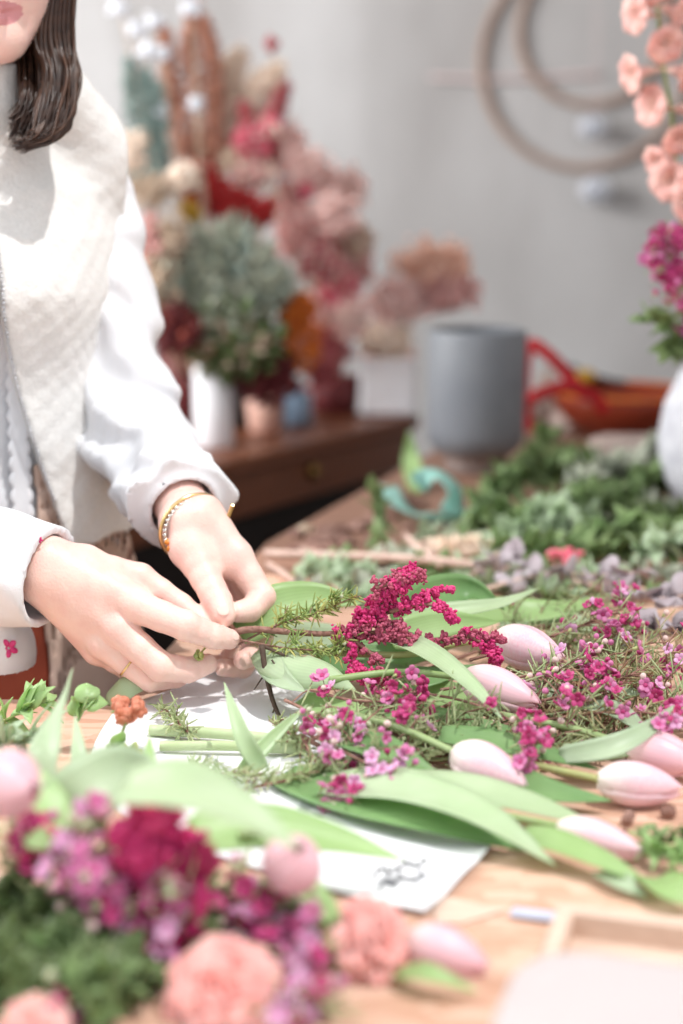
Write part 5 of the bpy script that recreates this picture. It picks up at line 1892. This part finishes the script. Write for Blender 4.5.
# bark chips and scraps on the far left of the table
BK = [(296, 533), (316, 538), (330, 528), (345, 540), (362, 522), (300, 546), (380, 512)]
BL = ['bark chip nearest the table corner', 'bark chip beside the round yellow pebble', 'bark chip at the table edge above the branch', 'bark chip just above the pale branch', 'bark chip below the mint ribbon, left of the young cutting',
      'bark chip touching the cut end of the branch', 'bark chip at the table edge near the mint ribbon']
for (px, py), lb in zip(BK, BL):
    c = Q(px, py, TZ + .006)
    b = MB(); b.inst(ICO[2], [c], np.array([[.020, .012, .006]]) * RNG.uniform(.7, 1.2), frame_z(V(0, 0, 1), RNG.uniform(0, 6))[None])
    b.build('bark_chip', M['bark'], tags=('brown ' + lb, 'bark', 'bark chips'))
for k in range(26):
    px = RNG.uniform(290, 420); py = 548 - (px - 290) * .42 + RNG.uniform(0, 30)
    b = MB(); b.inst(ICO[2], [Q(px, min(py, 547), TZ + .005)], np.array([[.017, .009, .005]]) * RNG.uniform(.6, 1.3), frame_z(V(0, 0, 1), RNG.uniform(0, 6))[None])
    b.build('bark_chip', M['bark'], tags=('reddish brown bark chip scattered along the left table edge behind the branch', 'bark', 'scattered bark chips'))
b = MB(); b.inst(ICO[2], [Q(306, 530, TZ + .008)], np.array([[.013, .011, .009]]), np.eye(3)[None]); b.build('yellow_pebble', M['tan'], tags=('small round tan pebble among the bark chips', 'pebble'))
for (px, py, ln_, a), lb in zip(((628, 818, .013, 1.2), (668, 812, .010, .2), (625, 830, .003, 0)), ('short brown bark stub on the board below the right tulip', 'small dark bark crumb near the right edge of the board', 'tiny dark seed on the board')):
    c = Q(px, py, TZ + .006)
    b = MB(); b.tube([c - V(math.cos(a), math.sin(a), 0) * ln_ / 2, c + V(math.cos(a), math.sin(a), 0) * ln_ / 2], [.0045, .0055, .005] if ln_ > .005 else .0015, 9)
    b.build('bark_stub', M['bark'], tags=(lb, 'bark'))

# ---------------------------------------------------------------- front left bunch
def PF(px, py, Y):
    p = P(px, py, Y * .905)
    return p if p[2] > TZ + .006 else Q(px, py, TZ + .006)


G2 = 'tulips of the front bunch'
tulip('round pink tulip bud facing forward at the front of the paper', PF(287, 876, 1.075), PF(299, 846, 1.045), .0185, [PF(240, 835, 1.14), PF(265, 836, 1.13)], m='tulip_petal_deep', group=G2)
tulip('pink tulip lying on the board beside the front carnation', PF(408, 938, 1.06), PF(488, 968, 1.045), .0160, [PF(330, 920, 1.06), PF(370, 928, 1.06)], [([Q(395, 975, .905), Q(430, 975, .915), Q(478, 992, .905)], .017, 'leaf_light', dict(cup=.3))], m='tulip_petal_deep', group=G2)
tulip('large blurred pink tulip at the left edge of the front bunch', PF(-12, 778, 1.08), PF(36, 790, 1.055), .0215, [PF(-60, 800, 1.1), PF(-30, 784, 1.09)], m='tulip_petal_deep', group=G2)
tulip('small pale pink tulip tip above the front celosia', PF(160, 805, 1.09), PF(162, 772, 1.08), .0145, [PF(170, 850, 1.1), PF(164, 826, 1.095)], m='tulip_petal_deep', group=G2)
tulip('half hidden pink bud behind the front wax flowers', PF(100, 818, 1.10), PF(102, 795, 1.095), .0085, [PF(110, 850, 1.1), PF(104, 832, 1.1)], m='tulip_petal_deep', group=G2)


def carnation(label, c, axis, r, stem, cat='carnation', group=None):
    o = root('carnation', label, cat, lift(stem[0]), group)
    R0 = frame_z(axis)
    b = MB()
    for layer, (nn, tilt, ll) in enumerate(((9, 1.35, 1.0), (8, 1.0, .98), (7, .65, .9), (6, .38, .82), (4, .15, .75))):
        for k in range(nn):
            a = 2 * math.pi * (k + .5 * (layer % 2)) / nn + RNG.uniform(-.15, .15)
            ti = tilt + RNG.uniform(-.12, .12)
            d = V(math.cos(a) * math.sin(ti), math.sin(a) * math.sin(ti), math.cos(ti))
            u = V(-math.cos(a) * math.cos(ti), -math.sin(a) * math.cos(ti), math.sin(ti))
            L = r * ll * RNG.uniform(.88, 1.06)
            pts = [c + R0 @ (d * L * .06), c + R0 @ (d * L * .55 + u * L * .06), c + R0 @ (d * L - u * L * .10)]
            b.blade(pts, r * 1.05, R0 @ u, .10, .0007, 12, prof=lambda t: min(1, .18 + t * 1.15) if t < .93 else .92, ruffle=.22, m=8)
    b.build('bloom', M['carnation'], o)
    b = MB(); b.tube([c - R0 @ V(0, 0, r * .8), c - R0 @ V(0, 0, r * .3), c + R0 @ V(0, 0, r * .1)], [.005, .008, .010], 10); b.build('calyx', M['stem_green'], o)
    b = MB(); b.tube(catmull(list(stem) + [c - R0 @ V(0, 0, r * .75)], 6), .0025, 8); b.build('stem', M['stem_green'], o)


carnation('coral pink carnation at the bottom of the front bunch', PF(226, 1000, 1.02), V(.15, -.75, .65), .036, [PF(130, 960, 1.1), PF(190, 980, 1.06)], group='carnations')
carnation('coral pink carnation resting on its side beside the lying tulip', PF(368, 952, 1.055), V(.62, -.35, .45), .033, [PF(290, 950, 1.08), PF(330, 955, 1.07)], group='carnations')
carnation('small pale carnation peeking in at the bottom edge', PF(36, 1030, 1.0), V(0, -.6, .8), .020, [PF(0, 1010, 1.05), PF(20, 1030, 1.02)], group='carnations')

for lb, stem, pl in (('tall front celosia with hot magenta plumes over the wax flowers', [PF(120, 940, 1.08), PF(150, 900, 1.07), PF(160, 870, 1.06)],
                      [([PF(160, 880, 1.06), PF(158, 840, 1.055), PF(160, 800, 1.05)], .024), ([PF(150, 870, 1.055), PF(130, 845, 1.05), PF(112, 830, 1.05)], .014), ([PF(170, 870, 1.055), PF(195, 860, 1.05), PF(216, 866, 1.05)], .017), ([PF(160, 880, 1.05), PF(185, 890, 1.045), PF(196, 905, 1.04)], .014)]),
                     ('dark front celosia tucked under the tall one', [PF(130, 980, 1.06), PF(170, 940, 1.05), PF(185, 915, 1.045)],
                      [([PF(180, 920, 1.045), PF(165, 940, 1.04), PF(150, 975, 1.035)], .014), ([PF(130, 870, 1.07), PF(120, 890, 1.07), PF(125, 915, 1.06)], .013)]),
                     ('deep red celosia at the left edge behind the front wax flowers', [PF(-10, 900, 1.12), PF(20, 860, 1.11), PF(35, 835, 1.1)], [([PF(20, 850, 1.1), PF(45, 835, 1.1), PF(60, 830, 1.1)], .012)])):
    celosia(lb, stem, pl, m=('magenta', 'magenta', 'magenta_deep'), blob=.0030, group='celosia of the front bunch', dens=1.0)

GF = 'wax flower sprigs of the front bunch'
fw_ = [('front wax flower sprig with dusty pink flowers left of the celosia', [PF(10, 930, 1.10), PF(50, 900, 1.08), PF(80, 870, 1.07), PF(95, 850, 1.06)], [PF(75, 860, 1.06), PF(95, 880, 1.055), PF(60, 880, 1.06)], ('pink', 'lil', 'pink')),
       ('front wax flower sprig running under the celosia to the right', [PF(40, 960, 1.08), PF(90, 930, 1.06), PF(130, 905, 1.05), PF(150, 890, 1.045)], [PF(125, 905, 1.045), PF(110, 920, 1.045), PF(140, 920, 1.04), PF(95, 905, 1.05)], ('pink', 'mag', 'pink')),
       ('front wax flower sprig with lilac flowers above the coral carnation', [PF(90, 990, 1.06), PF(130, 960, 1.05), PF(160, 935, 1.04), PF(175, 920, 1.04)], [PF(150, 945, 1.035), PF(165, 935, 1.035), PF(130, 945, 1.04), PF(155, 965, 1.03)], ('pink', 'lil', 'mag')),
       ('front wax flower sprig spreading toward the round tulip bud', [PF(150, 930, 1.1), PF(200, 910, 1.09), PF(240, 905, 1.08), PF(270, 900, 1.075)], [PF(225, 915, 1.075), PF(250, 920, 1.07), PF(262, 905, 1.07), PF(240, 935, 1.065)], ('mag', 'lil', 'mag')),
       ('front wax flower sprig between the two coral carnations', [PF(210, 950, 1.08), PF(250, 950, 1.07), PF(285, 955, 1.065), PF(300, 965, 1.06)], [PF(290, 960, 1.055), PF(275, 940, 1.06), PF(300, 925, 1.065)], ('mag', 'lil', 'pink')),
       ('front wax flower sprig low in the corner with one pink flower', [PF(10, 1000, 1.05), PF(40, 1000, 1.04), PF(70, 1005, 1.03)], [PF(72, 1008, 1.02)], ('mag', 'pink')),
       ('front wax flower sprig dark among the leaves beside the left tulip', [PF(-20, 880, 1.12), PF(10, 860, 1.11), PF(40, 860, 1.10)], [PF(35, 860, 1.095), PF(20, 830, 1.10)], ('mag',)),
       ('front wax flower sprig below the coral carnation at the bottom edge', [PF(250, 1000, 1.03), PF(285, 1005, 1.02), PF(310, 1010, 1.02)], [PF(300, 1005, 1.02), PF(285, 1020, 1.01)], ('lil', 'mag'))]
for lb, pts, cl, fl in fw_:
    wax_sprig(lb, pts, GF, nb=9, fl=fl, clusters=cl, nfl=.9, nbud=1.2, bud=('bgreen', 'bpale', 'bpink'), spread=.03, need=1.2, sc=1.15)
gl = [((-20, 960, 1.10), (20, 930, 1.08), (60, 900, 1.07)), ((-10, 1010, 1.06), (40, 970, 1.05), (80, 930, 1.05)), ((20, 1030, 1.02), (70, 990, 1.03), (110, 960, 1.04)), ((80, 1040, 1.0), (120, 1000, 1.02), (150, 970, 1.03)), ((-30, 920, 1.12), (10, 890, 1.1), (50, 860, 1.09)),
      ((60, 980, 1.06), (100, 960, 1.05), (120, 930, 1.05)), ((150, 1000, 1.05), (180, 960, 1.06), (210, 930, 1.06)), ((190, 960, 1.1), (240, 930, 1.09), (280, 915, 1.09)), ((-20, 985, 1.04), (20, 985, 1.03), (55, 985, 1.03)), ((130, 930, 1.1), (170, 910, 1.1), (210, 890, 1.1))]
gt = ['at the left edge under the dusty pink wax flowers', 'in the middle of the lower left gap', 'rising from the bottom left corner', 'at the bottom edge left of the coral carnation', 'at the left edge behind the wax flowers',
      'deep in the front bunch under the celosia', 'right behind the bottom coral carnation', 'under the round tulip bud', 'lowest at the left edge', 'behind the hot magenta plumes']
for i, (p, lb) in enumerate(zip(gl, gt)):
    leafy('dark filler cutting ' + lb, [PF(*q) for q in p], ('leaf_dark', 'leaf_herb', 'leaf_dark', 'leaf_dark')[i % 4], 34, .020, .012, 'filler greenery of the front bunch', 'stem_dark')

for k in range(16):
    px, py = RNG.uniform(-20, 115), RNG.uniform(890, 1010)
    leafy('dark olive leaf spray low on the board under the front bunch', [Q(px - 30, py + 8, .903), Q(px, py, .912), Q(px + 34, py - 10, .916)], ('leaf_dark', 'leaf_herb', 'leaf_dark', 'leaf_herb')[k % 4], 40, .028, .018, 'olive leaf sprays under the front bunch', 'stem_dark', spread=1.1)
for k in range(6):
    px, py = RNG.uniform(215, 300), RNG.uniform(900, 950)
    leafy('green leaf spray on the board between the front carnations', [Q(px - 30, py + 8, .905), Q(px, py, .91), Q(px + 30, py - 8, .912)], 'leaf_dark', 30, .022, .012, 'leaf sprays between the carnations', 'stem_dark', spread=1.1)
leafy('pale green wispy cutting at the left table edge by the skirt', S((-20, 740, .905), (15, 715, .925), (50, 700, .935)), 'leaf_light', 22, .030, .012, name='green_cutting')
leafy('grey green wispy cutting below the right cuff at the left edge', S((-30, 760, .91), (0, 745, .935), (40, 735, .94)), 'leaf_grey', 26, .032, .014, name='green_cutting')

# ---------------------------------------------------------------- flowers in the white plaster vase (right edge)
top = WV + V(0, 0, .22)


def snap(label, pts, m, heads):
    c = catmull(pts, 10)
    o = root('snapdragon', label, 'flower', top, 'snapdragons in the plaster vase')
    b = MB(); b.tube(c, [.0035, .003, .0022], 8); b.build('stem', M['stem_green'], o)
    k = len(c)
    for i, (px, py, r) in enumerate(heads):
        d0 = min(c, key=lambda q: abs(q[2] - P(px, py, q[1])[2]))
        p = P(px, py, d0[1] - .01)
        b = MB()
        ax = nrm(p - d0 + V(0, -.004, -.004))
        R = frame_z(ax, RNG.uniform(0, 6))
        for j in range(6):
            a = j * math.pi / 3 + RNG.uniform(-.2, .2)
            d = R @ V(math.cos(a) * .8, math.sin(a) * .8, .55)
            u = R @ V(-math.cos(a) * .5, -math.sin(a) * .5, .8)
            b.blade([p - ax * r * .5, p + d * r * .5, p + d * r * 1.0 - u * r * .3], r * 1.1, u, .2, .0008, 9, prof=lambda t: min(1, .3 + t) * (1 if t < .9 else .8), ruffle=.18, m=6)
        b.tube([d0, p - ax * r * .5, p], [.002, .006, .010], 8, 0)
        b.build('floret', M[m], o)
    return o


snap('tall snapdragon spike with peach pink florets at the upper right', [top, P(690, 250, 2.16), P(672, 120, 2.14), P(660, 40, 2.13), P(655, -40, 2.12)], 'snap_pink',
     [(640, 14, .026), (664, 42, .026), (676, 12, .024), (636, 73, .026), (682, 72, .024), (656, 106, .028), (690, 110, .026), (678, 136, .026), (660, 160, .022), (672, 180, .028), (692, 170, .026), (686, 205, .024), (648, -12, .024), (668, -20, .024)])
snap('second snapdragon spike leaning out past the right edge', [top, P(720, 250, 2.2), P(735, 120, 2.2), P(745, 20, 2.2)], 'snap_peach', [(715, 60, .024), (745, 90, .024), (725, 130, .026), (750, 160, .026), (722, 190, .026)])
wax_sprig('magenta wax flower sprig in the plaster vase under the snapdragon', [top, P(695, 330, 2.16), P(678, 290, 2.12), P(664, 240, 2.10)], 'wax flower in the plaster vase', nb=10, nfl=2.6, nbud=1.0, fl=('mag', 'mag', 'pink'), bud=('bmag', 'bpink'), spread=.04, sc=1.4, need=.8,
          clusters=[P(655, 250, 2.1), P(660, 270, 2.1), P(672, 255, 2.1), P(665, 288, 2.1), P(678, 275, 2.1), P(652, 232 + 30, 2.1), P(680, 240, 2.1)])
wax_sprig('second magenta wax flower sprig in the plaster vase, right at the picture edge', [top, P(705, 330, 2.2), P(700, 290, 2.17), P(692, 245, 2.15)], 'wax flower in the plaster vase', nb=9, nfl=2.6, nbud=1.0, fl=('mag', 'mag', 'pink'), bud=('bmag', 'bpink'), spread=.04, sc=1.4, need=.8)
leafy('green leafy stem drooping left from the plaster vase', [top, P(690, 345, 2.16), P(668, 325, 2.13), P(642, 322, 2.1)], 'leaf_herb', 22, .034, .024, 'leaves in the plaster vase', name='foliage_branch')
leafy('dark leafy stem over the rim of the plaster vase', [top, P(695, 352, 2.15), P(680, 345, 2.13), P(670, 352, 2.12)], 'leaf_dark', 22, .03, .024, 'leaves in the plaster vase', name='foliage_branch')

# ---------------------------------------------------------------- dried flowers on the counter
def cloud(b, c, rad, n, size, mi=0, elong=(1, 1, 1), shell=.35):
    d = RNG.normal(size=(n, 3)); d /= np.linalg.norm(d, axis=1)[:, None]
    p = c + d * np.array(rad) * (RNG.uniform(shell * .4, 1, (n, 1)) ** .6 * (1 + .25 * np.sin(d @ np.array([[5.], [4.], [3.]]) * 2)))
    rots = None
    if elong[2] > 1.2:
        rots = np.array([frame_z(q + rvec() * .5 + V(0, 0, .5)) for q in d])
    b.inst(ICO[1], p, RNG.uniform(.6, 1.3, (n, 1)) * size * np.array([elong]), rots, mi)


def dried(kind, label, px, py, Yd, rx, ry, m, n, size, vase, group=None, elong=(1, 1, .6), m2=None):
    """one dried stem: a flower head of many small florets on a stem from its vase"""
    c = P(px, py, Yd)
    s = Yd / FPX
    v = vase + V(RNG.uniform(-.018, .018), RNG.uniform(-.018, .018), .07)
    o = root(kind, label, 'dried flower', v, group)
    b = MB()
    cloud(b, c, (rx * s, min(rx, ry) * s * .8, ry * s), n, size, 0, elong)
    if m2:
        cloud(b, c, (rx * s * .9, rx * s * .7, ry * s * .9), n // 3, size * .9, 1, elong)
    b.build('flower_head', [M[m]] + ([M[m2]] if m2 else []), o)
    b = MB()
    b.tube(catmull([v, v * .5 + c * .5 + V(0, 0, .02), c], 6), [.0028, .0016], 6)
    b.build('stem', M['tan'], o)
    return o


def plume(label, pts, r, m, n, L, vase, group, kind='dried_grass'):
    v = vase + V(RNG.uniform(-.02, .02), RNG.uniform(-.02, .02), .07)
    o = root(kind, label, 'dried flower', v, group)
    c = catmull(pts, 6)
    b = MB()
    b.inst(ICO[1], plume_pts(c, r, n), np.array([[.0022, .0022, L]]) * RNG.uniform(.6, 1.2, (n, 1)))
    b.build('plume', M[m], o)
    b = MB(); b.tube(catmull([v, (v + c[0]) / 2, c[0]], 5) + c[1:], [.003, .0015], 6); b.build('stem', M['tan'], o)
    return o


DP = lambda *q: [P(*k) for k in q]
# silver sage bush
for px, py, r_, lb in ((225, 262, 44, 'grey green sage clump, topmost of the silvery bush'), (262, 285, 30, 'grey green sage clump on the right side of the silvery bush'), (190, 275, 32, 'grey green sage clump on the left side of the silvery bush'), (222, 310, 40, 'darker grey green sage clump low in the silvery bush')):
    dried('sage_stem', lb, px, py, 3.05, r_, r_ * .9, 'leaf_sage', 520, .0042, V5, 'sage stems on the counter', (1, 1, 4.2), 'leaf_herb' if py > 300 else 'leaf_blue')
dried('dark_foliage_stem', 'dark green foliage clump under the silvery sage', 235, 345, 3.05, 45, 32, 'leaf_dark', 420, .006, V5, None, (1, 1, 3), 'tan')
dried('dark_foliage_stem', 'dark reddish foliage clump left of the orange flowers', 268, 372, 3.1, 30, 30, 'burgundy', 320, .008, V3, None, (1, 1, 1.6))
dried('burgundy_flower', 'dark burgundy flower head just behind the sleeve', 172, 325, 3.0, 30, 26, 'burgundy', 420, .008, V6, None, (1, 1, .7), 'rust_bowl')
dried('dried_foliage', 'pale olive foliage low beside the sleeve', 160, 285, 3.0, 20, 34, 'tan', 260, .007, V6, None, (1, 1, 2), 'leaf_sage')
# orange
dried('orange_flower', 'bright orange dried flower, upper of two right of the sage', 292, 308, 3.1, 20, 20, 'orange_flower', 260, .008, V3, 'orange dried flowers')
dried('orange_flower', 'orange dried flower, lower of two right of the sage', 302, 345, 3.1, 19, 22, 'orange_flower', 240, .008, V3, 'orange dried flowers', m2='rust_flower')
dried('mustard_flower', 'small mustard yellow dried flower above the sage', 189, 214, 3.05, 11, 12, 'mustard', 120, .006, V6)
# reds
for px, py, rx, ry, lb in ((232, 205, 26, 20, 'deep red cockscomb head, middle of three in a row'), (205, 190, 18, 26, 'deep red cockscomb head, leftmost of three in a row'), (258, 212, 18, 14, 'deep red cockscomb head, rightmost of three in a row')):
    dried('cockscomb', lb, px, py, 3.15, rx, ry, 'red_flower', 420, .0065, V5, 'red cockscomb heads')
dried('red_flower', 'dark red ball flower in the right hand pink cluster', 302, 192, 3.3, 9, 9, 'burgundy', 120, .005, V4)
# plumes
plume('feathery plum red plume, tallest in the middle of the dried flowers', DP((262, 155, 3.3), (270, 125, 3.3), (285, 85, 3.3)), .032, 'plume_red', 420, .012, V4, 'plum red plumes')
plume('feathery plum red plume leaning left of the tallest', DP((252, 150, 3.3), (250, 125, 3.3), (242, 105, 3.3)), .024, 'plume_red', 300, .012, V4, 'plum red plumes')
for k, (a, lb) in enumerate((((205, 180, 190, 60, 196, 5), 'terracotta grass plume standing tallest at the upper left'), ((185, 170, 172, 90, 165, 30), 'terracotta grass plume behind the white dried flowers'), ((215, 160, 212, 70, 205, 20), 'terracotta grass plume right beside the cream pampas'))):
    plume(lb, DP((a[0], a[1], 3.3), (a[2], a[3], 3.3), (a[4], a[5], 3.3)), .028, 'terracotta_grass', 520, .014, V6, 'terracotta grass plumes')
for a, lb in (((222, 150, 225, 90, 240, 55), 'cream pampas plume at the centre top of the dried flowers'), ((240, 140, 255, 95, 280, 70), 'cream pampas plume bending right behind the plum plumes'), ((215, 170, 225, 130, 235, 100), 'low cream pampas plume above the red cockscomb')):
    plume(lb, DP((a[0], a[1], 3.35), (a[2], a[3], 3.35), (a[4], a[5], 3.35)), .046, 'cream', 700, .015, V5, 'cream pampas plumes')
# pinks
pk = [(247, 142, 15, 14, 'pink_hot', 'hot pink dried flower below the plum plumes'), (268, 130, 14, 12, 'pink_hot', 'smaller hot pink dried flower right under the plum plumes'), (290, 140, 16, 16, 'pink_pale', 'pale pink dried bloom right of the hot pink ones'), (275, 160, 24, 18, 'pink_pale', 'pale pink dried bloom over the red cockscomb'),
      (255, 175, 22, 16, 'pink_dusty', 'dusty pink dried bloom left above the red cockscomb'), (305, 165, 24, 22, 'pink_pale', 'large pale pink dried bloom in the right cluster'), (325, 185, 24, 22, 'pink_pale', 'palest pink dried bloom at the upper right of the cluster'), (290, 195, 20, 20, 'pink_dusty', 'dusty pink dried bloom beside the dark red ball'),
      (335, 215, 26, 24, 'pink_pale', 'pale pink dried bloom highest on the right slope'), (310, 228, 24, 24, 'pink_dusty', 'dusty pink dried bloom in the middle of the right slope'), (345, 245, 24, 22, 'pink_dusty', 'dusty pink dried bloom at the right rim'), (290, 240, 18, 20, 'pink_dusty', 'dusty pink dried bloom touching the sage'),
      (320, 262, 22, 22, 'plume_red', 'wine pink dried bloom below the middle of the right slope'), (340, 285, 20, 22, 'pink_hot', 'hot pink dried bloom low in the right cluster'), (355, 270, 18, 20, 'pink_dusty', 'dusty pink dried bloom low at the right rim'), (325, 305, 22, 20, 'pink_dusty', 'dusty pink dried bloom right of the orange flowers'),
      (350, 320, 18, 20, 'pink_pale', 'pale pink dried bloom above the white planter'), (335, 345, 20, 20, 'plume_red', 'wine pink dried bloom just above the burgundy pot'), (318, 335, 14, 16, 'rust_flower', 'rust pink dried bloom beside the lower orange flower'), (350, 190, 16, 20, 'pink_pale', 'faint pink dried bloom farthest to the right above'),
      (320, 370, 22, 18, 'plume_red', 'wine red dried bloom sitting low in the burgundy pot'), (360, 240, 14, 16, 'tan', 'tan seed head at the right rim'), (236, 160, 16, 14, 'tan', 'tan seed head above the red cockscomb'), (196, 148, 14, 16, 'tan', 'tan seed head between the terracotta plumes')]
for i, (px, py, rx, ry, m, lb) in enumerate(pk):
    dried('dried_bloom', lb, px, py, 3.2 + .05 * (i % 4), rx, ry, m, 170, .0062, V4 if px > 285 else V5, 'pink dried blooms', m2='pink_pale' if i % 3 == 0 else ('cream' if i % 3 == 1 else None))
for i, (px, py, lb) in enumerate(((272, 44, 'tiny red dried flower standing alone above the pampas'), (265, 150, 'tiny hot pink star flower under the plum plumes'), (305, 190, 'tiny dark star flower on the pale pink blooms'))):
    dried('small_bloom', lb, px, py, 3.25, 7, 7, 'plume_red' if i == 0 else 'pink_hot', 60, .005, V4)
# white dots, blue green stems at the left
for i, (px, py, lb) in enumerate(((155, 22, 'white round dried flower above the sleeve, in the middle of the white group'), (190, 8, 'white round dried flower at the top edge, right of the white group'), (147, 52, 'white round dried flower left in the white group'), (163, 54, 'white round dried flower right in the white group'),
                                  (162, 112, 'white round dried flower hanging lowest over the blue green stems'), (196, 104, 'white round dried flower before the cream pampas'), (135, 30, 'white round dried flower farthest left of the white group'), (120, 8, 'white round dried flower at the top edge, left of the white group'))):
    dried('white_flower', lb, px, py, 3.1, 7.5, 6.5, 'white_petal', 46, .008, V1, 'white round dried flowers', (1, 1, .5))
for i, (a, lb) in enumerate((((150, 200, 150, 130, 146, 70), 'blue green leafy stem left of the terracotta plumes'), ((138, 190, 134, 120, 130, 60), 'blue green leafy stem nearest the vest'), ((160, 190, 160, 140, 158, 85), 'blue green leafy stem under the white flowers'))):
    plume(lb, DP((a[0], a[1], 3.1), (a[2], a[3], 3.1), (a[4], a[5], 3.1)), .026, 'leaf_blue', 260, .016, V1, 'blue green stems', 'foliage_branch')
for px, py, rx, ry, m, lb in ((150, 190, 24, 18, 'tan', 'tan dried bloom just above the sleeve'), (168, 235, 22, 22, 'tan', 'tan dried bloom beside the mustard flower'), (150, 240, 18, 24, 'pink_dusty', 'dusty beige dried bloom touching the sleeve'), (182, 178, 18, 14, 'cream', 'cream seed head beside the red cockscomb'), (130, 150, 16, 20, 'cream', 'cream seed head beside the vest shoulder')):
    dried('dried_bloom', lb, px, py, 3.0, rx, ry, m, 200, .0062, V6, 'pale dried blooms at the left')
# peach pompom in the planter
for px, py, rx, ry, m, lb in ((432, 262, 42, 24, 'snap_peach', 'large peach hydrangea head above the white planter'), (445, 292, 34, 20, 'pink_dusty', 'dusty pink hydrangea head under the large peach one'), (395, 300, 26, 24, 'pink_pale', 'pale pink hydrangea head right over the white planter'), (385, 340, 24, 18, 'cream', 'cream hydrangea head sitting in the white planter')):
    dried('hydrangea', lb, px, py, 3.35, rx, ry, m, 420, .008, V7 + V(0, 0, .08), 'hydrangea heads over the planter', (1, 1, .45))

for o in list(COL.objects):
    if o.parent is None and 'category' in o:
        o['kind'] = 'thing'
